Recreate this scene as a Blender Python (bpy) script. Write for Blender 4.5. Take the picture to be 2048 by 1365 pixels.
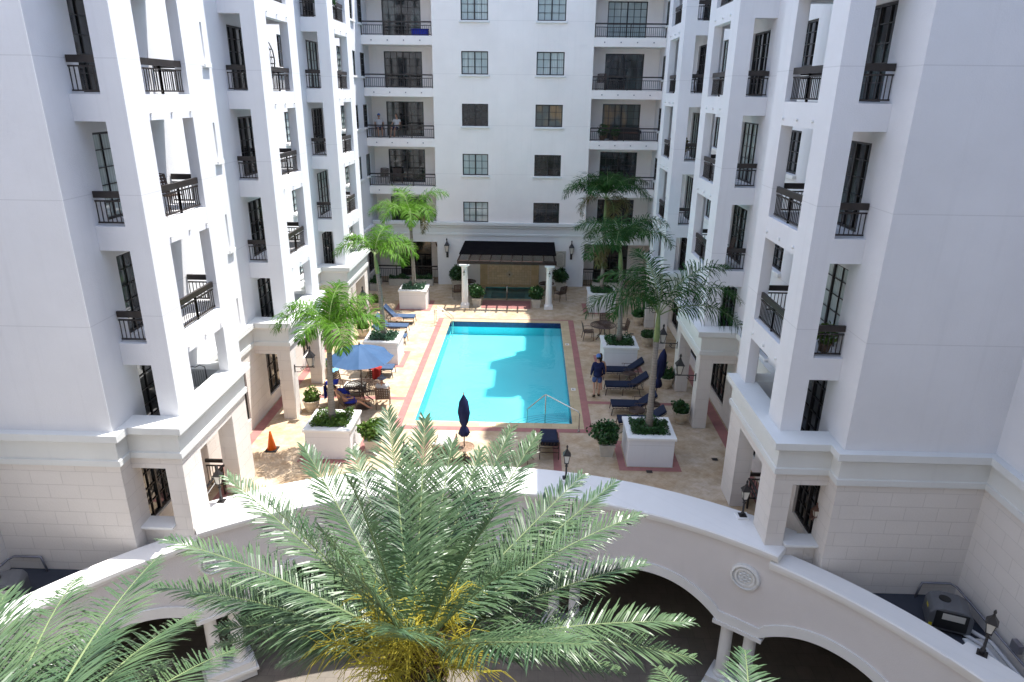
import bpy, bmesh, math, random
from mathutils import Vector, Matrix
R=math.radians
SC=bpy.context.scene
for o in list(bpy.data.objects): bpy.data.objects.remove(o)
COL=SC.collection
AX=-1.24                                   # symmetry axis of the courtyard
# ---------------------------------------------------------------- materials
def mat(name,col,rough=.6,spec=.3,metal=0):
    m=bpy.data.materials.new(name); m.use_nodes=True
    b=m.node_tree.nodes['Principled BSDF']
    b.inputs['Base Color'].default_value=(*col,1); b.inputs['Roughness'].default_value=rough
    b.inputs['Specular IOR Level'].default_value=spec; b.inputs['Metallic'].default_value=metal
    return m
class N:
    def __init__(s,m): s.nt=m.node_tree; s.b=s.nt.nodes['Principled BSDF']
    def new(s,t,**k):
        n=s.nt.nodes.new(t)
        for a,v in k.items(): setattr(n,a,v)
        return n
    def l(s,a,b): s.nt.links.new(a,b)
    def pos(s): return s.new('ShaderNodeNewGeometry').outputs['Position']
    def math(s,op,a,b=None,c=None):
        n=s.new('ShaderNodeMath',operation=op)
        for i,v in enumerate((a,b,c)):
            if v is None: continue
            if isinstance(v,(int,float)): n.inputs[i].default_value=v
            else: s.l(v,n.inputs[i])
        return n.outputs[0]
    def noise(s,vec,scale,detail=4,rough=.55):
        n=s.new('ShaderNodeTexNoise'); n.inputs['Scale'].default_value=scale; n.inputs['Detail'].default_value=detail
        n.inputs['Roughness'].default_value=rough
        if vec is not None: s.l(vec,n.inputs['Vector'])
        return n.outputs['Fac']
    def ramp(s,f,stops):
        n=s.new('ShaderNodeValToRGB'); e=n.color_ramp.elements
        while len(e)<len(stops): e.new(.5)
        for i,(p,c) in enumerate(stops): e[i].position=p; e[i].color=(*c,1)
        s.l(f,n.inputs[0]); return n.outputs[0]
    def mix(s,f,a,b,mode='MIX'):
        n=s.new('ShaderNodeMix',data_type='RGBA',blend_type=mode)
        if isinstance(f,(int,float)): n.inputs[0].default_value=f
        else: s.l(f,n.inputs[0])
        for i,v in ((6,a),(7,b)):
            if isinstance(v,tuple): n.inputs[i].default_value=(*v,1)
            else: s.l(v,n.inputs[i])
        return n.outputs[2]
    def bump(s,h,st=.3,d=.01):
        n=s.new('ShaderNodeBump'); n.inputs['Strength'].default_value=st; n.inputs['Distance'].default_value=d
        s.l(h,n.inputs['Height']); s.l(n.outputs[0],s.b.inputs['Normal'])
    def col(s,c): s.l(c,s.b.inputs['Base Color'])
    def xy(s,v):
        n=s.new('ShaderNodeSeparateXYZ'); s.l(v,n.inputs[0]); return n.outputs
    def comb(s,x,y,z=0):
        n=s.new('ShaderNodeCombineXYZ')
        for i,v in enumerate((x,y,z)):
            if isinstance(v,(int,float)): n.inputs[i].default_value=v
            else: s.l(v,n.inputs[i])
        return n.outputs[0]
def stucco(name,base,joints=True,rough_d=.012,step=2.848,z0=12.2):
    m=mat(name,base,.85,.2); n=N(m); p=n.pos()
    big=n.noise(p,.35,5,.6); mid=n.noise(p,2.5,4)
    c=n.ramp(big,[(.3,tuple(x*.93 for x in base)),(.7,tuple(min(1,x*1.03) for x in base))])
    s=n.xy(p)
    # rain streaks : noise stretched in z
    st=n.noise(n.comb(n.math('MULTIPLY',n.math('ADD',s[0],s[1]),3.),n.math('MULTIPLY',s[2],.12)),1.6,3)
    c=n.mix(n.ramp(st,[(.55,(0,0,0)),(.85,(.3,.3,.3))]),c,tuple(x*.8 for x in base))
    if joints:
        f=n.math('ABSOLUTE',n.math('SUBTRACT',n.math('FRACT',n.math('DIVIDE',n.math('SUBTRACT',s[2],z0-step*20.5),step)),.5))
        j=n.math('LESS_THAN',f,.0035)
        c=n.mix(n.math('MULTIPLY',j,.28),c,tuple(x*.5 for x in base))
    n.col(c)
    h=n.math('ADD',n.noise(p,38,5,.65),n.math('MULTIPLY',mid,.6))
    n.bump(h,.55,rough_d)
    return m
def blocks(name,base):
    m=mat(name,base,.85,.2); n=N(m); p=n.pos(); s=n.xy(p)
    v=n.comb(n.math('ADD',s[0],s[1]),s[2],0)
    br=n.new('ShaderNodeTexBrick'); n.l(v,br.inputs['Vector'])
    br.inputs['Scale'].default_value=1; br.inputs['Brick Width'].default_value=.78; br.inputs['Row Height'].default_value=.39
    br.inputs['Mortar Size'].default_value=.006; br.inputs['Mortar Smooth'].default_value=.3
    br.inputs['Color1'].default_value=(*base,1); br.inputs['Color2'].default_value=(*[x*.95 for x in base],1)
    br.inputs['Mortar'].default_value=(*[x*.75 for x in base],1)
    c=n.mix(.25,br.outputs['Color'],n.ramp(n.noise(p,1.2,5),[(.3,tuple(x*.85 for x in base)),(.7,base)]))
    n.col(c); h=n.math('SUBTRACT',n.math('MULTIPLY',n.noise(p,16,6,.7),1.),n.math('MULTIPLY',br.outputs['Fac'],1.5)); n.bump(h,.6,.015)
    return m
def speck(name,c1,c2,scale=3,rough=.7,bump=0,spec=.3,metal=0):
    m=mat(name,c1,rough,spec,metal); n=N(m); tc=n.new('ShaderNodeTexCoord').outputs['Object']
    f=n.noise(tc,scale,5,.6); n.col(n.ramp(f,[(.32,c1),(.68,c2)]))
    if bump: n.bump(n.noise(tc,scale*5,4),.5,bump)
    return m
M={}
M['wall']=stucco('white_stucco',(.785,.785,.80))
M['wallf']=stucco('white_stucco_facade',(.94,.885,.84),step=2.83,z0=12.62)
M['wallg']=stucco('grey_lilac_stucco',(.74,.71,.70),joints=False)
M['trim']=stucco('white_trim',(.80,.80,.785),joints=False,rough_d=.004)
M['frieze']=stucco('pale_frieze',(.74,.75,.73),joints=False,rough_d=.004)
M['cope']=stucco('white_coping',(.83,.82,.80),joints=False,rough_d=.006)
M['block']=blocks('scored_stone_blocks',(.77,.725,.68))
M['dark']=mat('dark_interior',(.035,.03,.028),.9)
M['metal']=speck('bronze_metal',(.020,.015,.013),(.032,.024,.020),6,.45,0,.5)
M['frame']=mat('black_window_frame',(.022,.02,.02),.4,.5)
M['iron']=mat('black_iron',(.02,.018,.018),.45,.5)
M['copper']=speck('copper_brown_metal',(.14,.06,.035),(.07,.035,.025),14,.5,0,.5)
M['steel']=mat('stainless_steel',(.62,.6,.55),.22,.5,1)
def glass(name,base,curtain=None,seed=0):
    m=mat(name,base,.06,.7); n=N(m)
    p=n.pos(); s=n.xy(p)
    if curtain:
        w=n.new('ShaderNodeTexWave'); w.inputs['Scale'].default_value=3.2; w.inputs['Distortion'].default_value=1.5
        n.l(n.comb(n.math('ADD',s[0],s[1]),n.math('MULTIPLY',s[2],.06),seed),w.inputs['Vector'])
        a=n.mix(w.outputs['Fac'],tuple(x*.75 for x in curtain),curtain)
        k=n.noise(n.comb(n.math('ADD',s[0],n.math('ADD',s[1],seed*3.1)),n.math('MULTIPLY',s[2],.4)),.9,1)
        n.col(n.mix(n.ramp(k,[(.42,(0,0,0)),(.5,(1,1,1))]),a,base))
    else:
        k=n.noise(p,1.1,3); n.col(n.ramp(k,[(.35,base),(.75,tuple(x*2.6+.004 for x in base))]))
    n.b.inputs['Coat Weight'].default_value=.25; n.b.inputs['Coat Roughness'].default_value=.03
    return m
M['glass']=glass('dark_glass',(.010,.012,.013))
M['glass2']=glass('curtained_glass',(.014,.017,.018),(.085,.11,.108),1)
M['glass3']=glass('blind_glass',(.40,.48,.47),(.54,.62,.60),4)
M['glass4']=glass('warm_glass',(.10,.12,.11),(.30,.20,.10),2)
def deck_mat(name='travertine_paving'):
    m=mat(name,(.45,.36,.26),.75,.3); n=N(m); p=n.pos(); s=n.xy(p)
    w=n.noise(p,1.3,3); wob=n.math('MULTIPLY',w,.25)
    v=n.comb(n.math('ADD',n.math('MULTIPLY',s[0],.707),n.math('ADD',n.math('MULTIPLY',s[1],.707),wob)),n.math('ADD',n.math('SUBTRACT',n.math('MULTIPLY',s[1],.707),n.math('MULTIPLY',s[0],.707)),wob),0)
    br=n.new('ShaderNodeTexBrick'); n.l(v,br.inputs['Vector']); br.inputs['Scale'].default_value=1
    br.inputs['Brick Width'].default_value=.46; br.inputs['Row Height'].default_value=.3; br.inputs['Mortar Size'].default_value=.007
    br.inputs['Mortar Smooth'].default_value=.5; br.squash=.7; br.squash_frequency=3
    br.inputs['Color1'].default_value=(.56,.44,.32,1); br.inputs['Color2'].default_value=(.47,.355,.235,1); br.inputs['Mortar'].default_value=(.30,.22,.145,1)
    st=n.ramp(n.noise(p,.5,6,.68),[(.35,(.47,.335,.205)),(.5,(.53,.43,.31)),(.66,(.60,.53,.45))])
    sp=n.ramp(n.noise(p,2.4,5,.7),[(.38,(.80,.74,.66)),(.62,(1.08,1.08,1.08))])
    c=n.mix(.62,br.outputs['Color'],st); n.col(n.mix(.9,c,sp,'MULTIPLY'))
    n.bump(n.math('SUBTRACT',n.noise(p,20,4),br.outputs['Fac']),.35,.008); return m
M['deck']=deck_mat()
def tiles(name,a,b,mort,w,h,ms=.006,rough=.7,spec=.3,off=.5):
    m=mat(name,a,rough,spec); n=N(m); p=n.pos(); s=n.xy(p)
    br=n.new('ShaderNodeTexBrick'); n.l(n.comb(s[0],n.math('ADD',s[1],s[2])),br.inputs['Vector']); br.inputs['Scale'].default_value=1; br.offset=off
    br.inputs['Brick Width'].default_value=w; br.inputs['Row Height'].default_value=h; br.inputs['Mortar Size'].default_value=ms
    br.inputs['Color1'].default_value=(*a,1); br.inputs['Color2'].default_value=(*b,1); br.inputs['Mortar'].default_value=(*mort,1)
    n.col(n.mix(.8,br.outputs['Color'],n.ramp(n.noise(p,1.5,5,.7),[(.3,(.72,.72,.72)),(.7,(1.08,1.06,1.04))]),'MULTIPLY')); return m
M['red']=tiles('red_brick_band',(.41,.18,.165),(.36,.155,.145),(.34,.19,.16),.21,.21)
M['coping']=tiles('tan_pool_coping',(.57,.46,.29),(.51,.41,.25),(.40,.30,.18),.62,.45)
M['bluetile']=tiles('blue_waterline_tile',(.012,.015,.10),(.02,.03,.17),(.03,.04,.1),.08,.08,.005,.2,.6)
def poolfloor():
    m=mat('pool_plaster',(.07,.50,.60),.8,.2); n=N(m); p=n.pos()
    n.col(n.ramp(n.noise(p,.4,3),[(.3,(.12,.63,.69)),(.7,(.145,.68,.73))])); return m
M['pool']=poolfloor()
M['poolstep']=mat('pool_step_line',(.04,.32,.42),.6)
def watermat(name,tint,rs=.02):
    m=bpy.data.materials.new(name); m.use_nodes=True; nt=m.node_tree; nt.nodes.clear()
    o=nt.nodes.new('ShaderNodeOutputMaterial'); mx=nt.nodes.new('ShaderNodeMixShader'); t=nt.nodes.new('ShaderNodeBsdfTransparent')
    g=nt.nodes.new('ShaderNodeBsdfGlossy'); f=nt.nodes.new('ShaderNodeFresnel'); f.inputs['IOR'].default_value=1.33
    t.inputs[0].default_value=(*tint,1); g.inputs['Roughness'].default_value=rs
    bp=nt.nodes.new('ShaderNodeBump'); ns=nt.nodes.new('ShaderNodeTexNoise'); ge=nt.nodes.new('ShaderNodeNewGeometry')
    ns.inputs['Scale'].default_value=2.2; ns.inputs['Detail'].default_value=3; bp.inputs['Strength'].default_value=.25; bp.inputs['Distance'].default_value=.04
    L=nt.links.new; L(ge.outputs['Position'],ns.inputs['Vector']); L(ns.outputs['Fac'],bp.inputs['Height']); L(bp.outputs[0],g.inputs['Normal']); L(bp.outputs[0],f.inputs['Normal'])
    L(f.outputs[0],mx.inputs[0]); L(t.outputs[0],mx.inputs[1]); L(g.outputs[0],mx.inputs[2]); L(mx.outputs[0],o.inputs[0]); return m
M['water']=watermat('pool_water',(.93,.99,.99)); M['spawater']=watermat('spa_water',(.85,.96,.95))
M['roofdark']=speck('dark_membrane',(.035,.04,.055),(.05,.055,.07),1.5,.8)
M['street']=tiles('lower_paving',(.22,.19,.16),(.19,.17,.14),(.14,.12,.1),.5,.5)
def leafmat(name,c1,c2,trans=.25,rough=.45,spec=.4,sc=3.):
    m=mat(name,c1,rough,spec); n=N(m); tc=n.new('ShaderNodeTexCoord').outputs['Object']
    ri=n.new('ShaderNodeTexNoise'); ri.inputs['Scale'].default_value=sc; ri.inputs['Detail'].default_value=3; n.l(tc,ri.inputs['Vector'])
    c=n.ramp(ri.outputs['Fac'],[(.33,c1),(.66,c2)]); n.col(c)
    tr=n.new('ShaderNodeBsdfTranslucent'); n.l(c,tr.inputs[0]); mx=n.new('ShaderNodeMixShader'); mx.inputs[0].default_value=trans
    out=[x for x in n.nt.nodes if x.type=='OUTPUT_MATERIAL'][0]
    n.l(n.b.outputs[0],mx.inputs[1]); n.l(tr.outputs[0],mx.inputs[2]); n.l(mx.outputs[0],out.inputs[0]); return m
M['date']=leafmat('date_palm_leaf',(.055,.11,.052),(.125,.195,.09),.22,.36,.5,1.2)
M['datedk']=leafmat('young_palm_leaf',(.07,.14,.03),(.12,.2,.05),.25)
M['rachis']=mat('palm_rachis',(.19,.24,.11),.55)
M['yellow']=speck('yellow_flower_stalk',(.36,.30,.025),(.46,.40,.06),5,.6)
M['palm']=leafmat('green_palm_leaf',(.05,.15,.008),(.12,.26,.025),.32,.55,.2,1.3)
M['palmshade']=leafmat('shaded_palm_leaf',(.010,.055,.008),(.03,.10,.014),.22,.55,.2,1.3)  # darker copy of the palm leaf, right-side shade put into its colour
M['palmbr']=leafmat('dry_palm_leaf',(.20,.16,.075),(.11,.13,.04),.25,.6,.2,2)
M['shaft']=speck('green_crownshaft',(.15,.22,.08),(.24,.30,.13),4,.5)
def trunkmat():
    m=mat('ringed_palm_trunk',(.25,.22,.18),.85,.2); n=N(m); p=n.pos(); s=n.xy(p)
    w=n.math('FRACT',n.math('MULTIPLY',n.math('ADD',s[2],n.math('MULTIPLY',n.noise(p,3,2),.05)),11))
    c=n.ramp(w,[(.0,(.10,.09,.08)),(.16,(.30,.27,.235)),(.9,(.24,.215,.185))]); n.col(n.mix(.3,c,n.ramp(n.noise(p,9,4),[(.3,(.16,.14,.11)),(.7,(.36,.33,.29))])))
    n.bump(w,.6,.01); return m
M['trunk']=trunkmat()
M['trunkd']=speck('rough_brown_trunk',(.07,.045,.03),(.16,.11,.07),9,.9,.02)
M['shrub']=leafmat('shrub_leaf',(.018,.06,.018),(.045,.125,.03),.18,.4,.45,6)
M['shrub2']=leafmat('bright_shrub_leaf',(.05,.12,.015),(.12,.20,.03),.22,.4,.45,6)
M['succ']=leafmat('grey_green_leaf',(.035,.09,.05),(.07,.15,.085),.15,.4,.45,6)
M['soil']=mat('soil',(.05,.035,.025),.95)
M['pot']=speck('cream_stone_pot',(.60,.52,.40),(.50,.42,.31),5,.8,.01)
M['potg']=speck('pale_square_pot',(.56,.53,.46),(.48,.45,.39),5,.8,.01)
M['navy']=speck('navy_cushion',(.007,.012,.033),(.010,.017,.046),5,.8,.004)
M['navyf']=speck('navy_canvas',(.008,.012,.05),(.015,.02,.075),4,.8,.004)
M['blue']=speck('blue_canvas',(.032,.08,.17),(.045,.10,.20),2,.75,.004)
M['denim']=speck('faded_blue_cushion',(.045,.08,.15),(.06,.10,.18),4,.8,.004)
M['towel']=speck('royal_blue_towel',(.015,.03,.30),(.03,.05,.42),6,.9,.01)
M['ltowel']=speck('light_blue_towel',(.12,.30,.50),(.2,.42,.62),6,.9,.01)
M['brown']=speck('brown_cast_metal',(.05,.028,.02),(.085,.05,.035),8,.5,0,.5)
M['tan']=speck('tan_table_top',(.30,.19,.12),(.38,.26,.18),8,.5,0,.5)
M['whitec']=speck('pale_cushion',(.66,.64,.58),(.74,.72,.66),4,.8)
M['orange']=mat('orange_plastic',(.85,.16,.015),.5)
M['black']=mat('black_rubber',(.02,.02,.02),.6)
M['skin']=speck('skin',(.50,.27,.18),(.56,.32,.22),6,.55)
M['hair']=mat('dark_hair',(.02,.013,.01),.6)
M['shirt']=speck('navy_shirt',(.008,.012,.055),(.014,.02,.08),5,.85)
M['shorts']=speck('patterned_blue_shorts',(.02,.035,.15),(.12,.17,.36),22,.85)
M['cap']=mat('light_blue_cap',(.08,.17,.42),.7)
M['white']=mat('white_plastic',(.75,.74,.70),.5)
M['whiteshirt']=speck('white_shirt',(.62,.6,.6),(.7,.68,.68),5,.85)
M['redc']=mat('red_cloth',(.32,.025,.02),.8)
M['hat']=speck('grey_hat',(.22,.22,.27),(.3,.3,.35),6,.8)
M['machine']=speck('grey_machine_plastic',(.10,.105,.115),(.13,.135,.145),3,.5,0,.4)
M['pvc']=mat('pvc_pipe',(.55,.55,.56),.45)
M['conduit']=mat('grey_conduit',(.22,.22,.25),.45,.5,.6)
M['yel']=mat('yellow_label',(.65,.55,.02),.5)
M['lampglass']=mat('frosted_lamp_glass',(.60,.58,.52),.25,.5); 
M['lath']=speck('dark_pergola_cover',(.005,.005,.007),(.012,.011,.012),2.5,.95,0,.02)
M['wood']=speck('dark_brown_beam',(.025,.014,.011),(.04,.022,.018),5,.6)
M['tile']=tiles('tan_wall_tile',(.74,.60,.40),(.62,.49,.30),(.38,.29,.17),.16,.16,.004,.5,.4,0.)
M['frametile']=tiles('ochre_stone_tile',(.62,.48,.29),(.56,.43,.25),(.44,.34,.2),.3,.3,.004,.5)
M['sign']=mat('cream_sign',(.52,.50,.42),.6); M['signd']=mat('dark_sign_trim',(.20,.18,.16),.6)
# ---------------------------------------------------------------- mesh helper
class MB:
    def __init__(s): s.v=[]; s.f=[]
    def quad(s,a,b,c,d):
        i=len(s.v); s.v+=[tuple(a),tuple(b),tuple(c),tuple(d)]; s.f.append((i,i+1,i+2,i+3)); return s
    def tri(s,a,b,c):
        i=len(s.v); s.v+=[tuple(a),tuple(b),tuple(c)]; s.f.append((i,i+1,i+2)); return s
    def box(s,x0,x1,y0,y1,z0,z1):
        x0,x1=min(x0,x1),max(x0,x1); y0,y1=min(y0,y1),max(y0,y1); z0,z1=min(z0,z1),max(z0,z1)
        i=len(s.v); s.v+=[(x,y,z) for z in (z0,z1) for (x,y) in ((x0,y0),(x1,y0),(x1,y1),(x0,y1))]
        s.f+=[(i,i+3,i+2,i+1),(i+4,i+5,i+6,i+7)]+[(i+a,i+b,i+b+4,i+a+4) for a,b in ((0,1),(1,2),(2,3),(3,0))]; return s
    def obox(s,c,ax,ay,az,hx,hy,hz):
        c=Vector(c); i=len(s.v)
        for z in (-1,1):
            for x,y in ((-1,-1),(1,-1),(1,1),(-1,1)): s.v.append(tuple(c+ax*(x*hx)+ay*(y*hy)+az*(z*hz)))
        s.f+=[(i,i+3,i+2,i+1),(i+4,i+5,i+6,i+7)]+[(i+a,i+b,i+b+4,i+a+4) for a,b in ((0,1),(1,2),(2,3),(3,0))]; return s
    def bar(s,a,b,w=.02,h=None):
        a=Vector(a);b=Vector(b);d=(b-a); L=d.length
        if L<1e-6: return s
        d/=L; up=Vector((0,0,1)) if abs(d.z)<.95 else Vector((0,1,0)); x=d.cross(up).normalized(); y=x.cross(d)
        return s.obox((a+b)/2,x,y,d,w/2,(h or w)/2,L/2)
    def tube(s,pts,r,n=6,cap=True):
        pts=[Vector(p) for p in pts]; rr=r if isinstance(r,(list,tuple)) else [r]*len(pts); i0=len(s.v); ref=None
        for k,p in enumerate(pts):
            d=(pts[min(k+1,len(pts)-1)]-pts[max(k-1,0)]).normalized()
            if ref is None: ref=Vector((0,0,1)) if abs(d.z)<.9 else Vector((1,0,0))
            x=(ref-d*ref.dot(d)).normalized(); ref=x; y=d.cross(x)
            for j in range(n):
                a=2*math.pi*j/n; s.v.append(tuple(p+x*(math.cos(a)*rr[k])+y*(math.sin(a)*rr[k])))
        for k in range(len(pts)-1):
            for j in range(n):
                a=i0+k*n+j; b=i0+k*n+(j+1)%n; s.f.append((a,b,b+n,a+n))
        if cap: s.f.append(tuple(i0+j for j in reversed(range(n)))); s.f.append(tuple(i0+(len(pts)-1)*n+j for j in range(n)))
        return s
    def lathe(s,prof,c=(0,0,0),n=16,cap=True):
        i0=len(s.v)
        for r,z in prof:
            for j in range(n):
                a=2*math.pi*j/n; s.v.append((c[0]+r*math.cos(a),c[1]+r*math.sin(a),c[2]+z))
        for k in range(len(prof)-1):
            for j in range(n):
                a=i0+k*n+j; b=i0+k*n+(j+1)%n; s.f.append((a,b,b+n,a+n))
        if cap: s.f.append(tuple(i0+j for j in reversed(range(n)))); s.f.append(tuple(i0+(len(prof)-1)*n+j for j in range(n)))
        return s
    def torus(s,c,r,t,n=24,m=5,nrm='z',flat=1.):
        c=Vector(c); P=[]
        for j in range(n+1):
            a=2*math.pi*j/n
            P.append(c+(Vector((math.cos(a)*r,math.sin(a)*r,0)) if nrm=='z' else Vector((math.cos(a)*r,0,math.sin(a)*r)) if nrm=='y' else Vector((0,math.cos(a)*r,math.sin(a)*r))))
        return s.tube(P,t,m,False)
    def grid(s,nu,nv,fn):
        i=len(s.v)
        for a in range(nu+1):
            for b in range(nv+1): s.v.append(tuple(fn(a/nu,b/nv)))
        for a in range(nu):
            for b in range(nv): k=i+a*(nv+1)+b; s.f.append((k,k+1,k+nv+2,k+nv+1))
        return s
    def build(s,name,m,parent=None,smooth=False,bevel=0):
        me=bpy.data.meshes.new(name); me.from_pydata(s.v,[],s.f); me.materials.append(M[m] if isinstance(m,str) else m)
        if smooth: me.polygons.foreach_set('use_smooth',[True]*len(me.polygons))
        o=bpy.data.objects.new(name,me); COL.objects.link(o)
        if parent: o.parent=parent
        if bevel:
            b=o.modifiers.new('bevel','BEVEL'); b.width=bevel; b.segments=2; b.limit_method='ANGLE'
        return o
def fixn(o):
    bm=bmesh.new(); bm.from_mesh(o.data); bmesh.ops.recalc_face_normals(bm,faces=bm.faces); bm.to_mesh(o.data); bm.free(); return o
def tag(o,label=None,cat=None,group=None,kind=None):
    if label: o['label']=label
    if cat: o['category']=cat
    if group: o['group']=group
    if kind: o['kind']=kind
    return o
def thing(name,label,cat,loc=(0,0,0),rz=0,group=None):
    o=bpy.data.objects.new(name,None); COL.objects.link(o); o.location=loc; o.rotation_euler=(0,0,rz); o.empty_display_size=.2
    return tag(o,label,cat,group)
def struct(o): o['kind']='structure'; return o
def dup(root,loc,rz=0,label=None,group=None,scale=None):
    def cp(o,par):
        c=o.copy(); COL.objects.link(c); c.parent=par
        for ch in [x for x in COL.objects if x.parent==o]: cp(ch,c)
        return c
    r=cp(root,None); r.location=loc; r.rotation_euler=(0,0,rz)
    if label: r['label']=label
    if group: r['group']=group
    if scale: r.scale=scale
    return r
def shrink_place(root,loc,rz=0): root.location=loc; root.rotation_euler=(0,0,rz); return root
# ---------------------------------------------------------------- panels with real openings
# a wall panel in the plane axis=pos; a = the horizontal coordinate; holes = (a0,a1,z0,z1,depth)
def panel(mb,axis,pos,a0,a1,z0,z1,holes,into):
    A=sorted({a0,a1,*[h[0] for h in holes],*[h[1] for h in holes]}); Z=sorted({z0,z1,*[h[2] for h in holes],*[h[3] for h in holes]})
    A=[a for a in A if a0<=a<=a1]; Z=[z for z in Z if z0<=z<=z1]
    P=(lambda a,z,d=0:(pos+into*d,a,z)) if axis=='x' else (lambda a,z,d=0:(a,pos+into*d,z))
    for i in range(len(A)-1):
        for j in range(len(Z)-1):
            ca=(A[i]+A[i+1])/2; cz=(Z[j]+Z[j+1])/2
            if any(h[0]<ca<h[1] and h[2]<cz<h[3] for h in holes): continue
            mb.quad(P(A[i],Z[j]),P(A[i+1],Z[j]),P(A[i+1],Z[j+1]),P(A[i],Z[j+1]))
    for h in holes:
        d=h[4]; b0,b1,y0,y1=h[:4]
        for (p,q,r_,s_) in (((b0,y0),(b1,y0),0,0),((b1,y0),(b1,y1),0,0),((b1,y1),(b0,y1),0,0),((b0,y1),(b0,y0),0,0)):
            mb.quad(P(*p),P(*q),P(*q,d),P(*p,d))
    return mb
def window(parent,axis,pos,into,a0,a1,z0,z1,depth=.10,nx=4,nz=3,sill=True,glass='glass',name='window',mull=1,sillm='trim'):
    """frame with muntins, a pane behind it and a sill under it, set in a reveal"""
    f=MB(); fd=.05; p1=pos+into*(depth-.03); p2=pos+into*(depth+.03)
    def bx(u0,u1,w0,w1,q1=p1,q2=p2):
        if axis=='x': f.box(q1,q2,u0,u1,w0,w1)
        else: f.box(u0,u1,q1,q2,w0,w1)
    e=.055
    bx(a0,a1,z0,z0+e); bx(a0,a1,z1-e,z1); bx(a0,a0+e,z0+e,z1-e); bx(a1-e,a1,z0+e,z1-e)
    m1=pos+into*(depth-.012); m2=pos+into*(depth+.018)
    for k in range(1,nx):
        c=a0+(a1-a0)*k/nx; w=.035 if (mull and k==nx/2) else .013; bx(c-w,c+w,z0+e,z1-e,m1,m2) if w<.03 else bx(c-w,c+w,z0+e,z1-e)
    for k in range(1,nz):
        c=z0+(z1-z0)*k/nz; bx(a0+e,a1-e,c-.011,c+.011,m1+into*.004,m2-into*.004)
    w=f.build(name,'frame',parent)
    g=MB(); q=pos+into*(depth+.022); q2=pos+into*(depth+.045)
    if axis=='x': g.box(q,q2,a0+.03,a1-.03,z0+.03,z1-.03)
    else: g.box(a0+.03,a1-.03,q,q2,z0+.03,z1-.03)
    g.build('pane',glass,w)
    if sill:
        s_=MB()
        s0=pos-into*.11; s1=pos+into*(depth-.035)
        if axis=='x': s_.box(s0,s1,a0-.09,a1+.09,z0-.11,z0-.002)
        else: s_.box(a0-.09,a1+.09,s0,s1,z0-.11,z0-.002)
        s_.build('sill',sillm,w,bevel=.012)
    return w
def railing(parent,p0,p1,h=.78,n=None,post=True,fat=.15,name='balcony_railing',base=.07):
    """handrail, lower rail, balusters between two points at slab level"""
    p0=Vector(p0);p1=Vector(p1);L=(p1-p0).length; m=MB(); z=Vector((0,0,1))
    m.bar(p0+z*(h-fat/2),p1+z*(h-fat/2),.07,fat); m.bar(p0+z*(h-.22),p1+z*(h-.22),.045,.035); m.bar(p0+z*base,p1+z*base,.045,.035)
    n=n or max(3,int(L/.105)); d=(p1-p0)/L
    for k in range(n+1):
        q=p0+d*(.02+(L-.04)*k/n); m.bar(q+z*base,q+z*(h-.22),.018)
    if post:
        k=max(1,round(L/1.6))
        for j in range(k+1 if k>1 else 2):
            q=p0+d*(L*((j)/(k) if k>1 else (.5 if j else .5))); m.bar(q+z*.0,q+z*(h-.02),.05)
    return m.build(name,'metal',parent)
def cornice(parent,path,prof,m,name='cornice'):
    """mitred sweep of prof [(offset out, z)] along an orthogonal plan polyline (outside on the right of travel)"""
    n=len(path); P=[Vector((p[0],p[1],0)) for p in path]; rings=[]
    for i in range(n):
        d1=(P[i]-P[i-1]).normalized() if i else None; d2=(P[i+1]-P[i]).normalized() if i<n-1 else None
        nr=lambda d:Vector((d.y,-d.x,0))
        if d1 is None: o=nr(d2)
        elif d2 is None: o=nr(d1)
        else:
            a=nr(d1);b=nr(d2); o=(a+b); o=o/max(.2,o.length_squared)*2 if o.length>1e-3 else a
        rings.append([(P[i]+o*q[0])+Vector((0,0,q[1])) for q in prof])
    mb=MB()
    k=len(prof)
    for r in rings: mb.v+=[tuple(v) for v in r]
    for i in range(n-1):
        for j in range(k):
            a=i*k+j;b=i*k+(j+1)%k; mb.f.append((a,b,b+k,a+k))
    mb.f.append(tuple(range(k))); mb.f.append(tuple(range((n-1)*k,n*k)))
    return fixn(mb.build(name,m,parent))
# ---------------------------------------------------------------- the two side wings
H=2.848
TOPZ=25.1
def lantern(mb_iron,mb_glass,c,s=1.,n=4,rot=.78):
    """tapered glass body, pyramid roof and finial, its bottom at c"""
    x,y,z=c; P=lambda r,h:[(x+r*s*math.cos(rot+2*math.pi*k/n),y+r*s*math.sin(rot+2*math.pi*k/n),z+h*s) for k in range(n)]
    def ring(A,B,mb):
        for k in range(n): mb.quad(A[k],A[(k+1)%n],B[(k+1)%n],B[k])
    b0=P(.07,.0);b1=P(.125,.26); r0=P(.165,.26); r1=P(.05,.40); r2=P(.012,.50)
    ring(b0,b1,mb_glass); ring(P(.09,-.03),P(.07,.0),mb_iron); ring(P(.02,-.06),P(.09,-.03),mb_iron); ring(b1,r0,mb_iron); ring(r0,r1,mb_iron); ring(r1,r2,mb_iron)
    mb_iron.lathe([(.03*s,.49*s),(.035*s,.52*s),(.006*s,.58*s)],(x,y,z),6)
    for k in range(n): mb_iron.bar(b0[k],b1[k],.016*s)
OPEN=[(15.1,0.0),(23.1,.09),(31.2,.2)]
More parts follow.
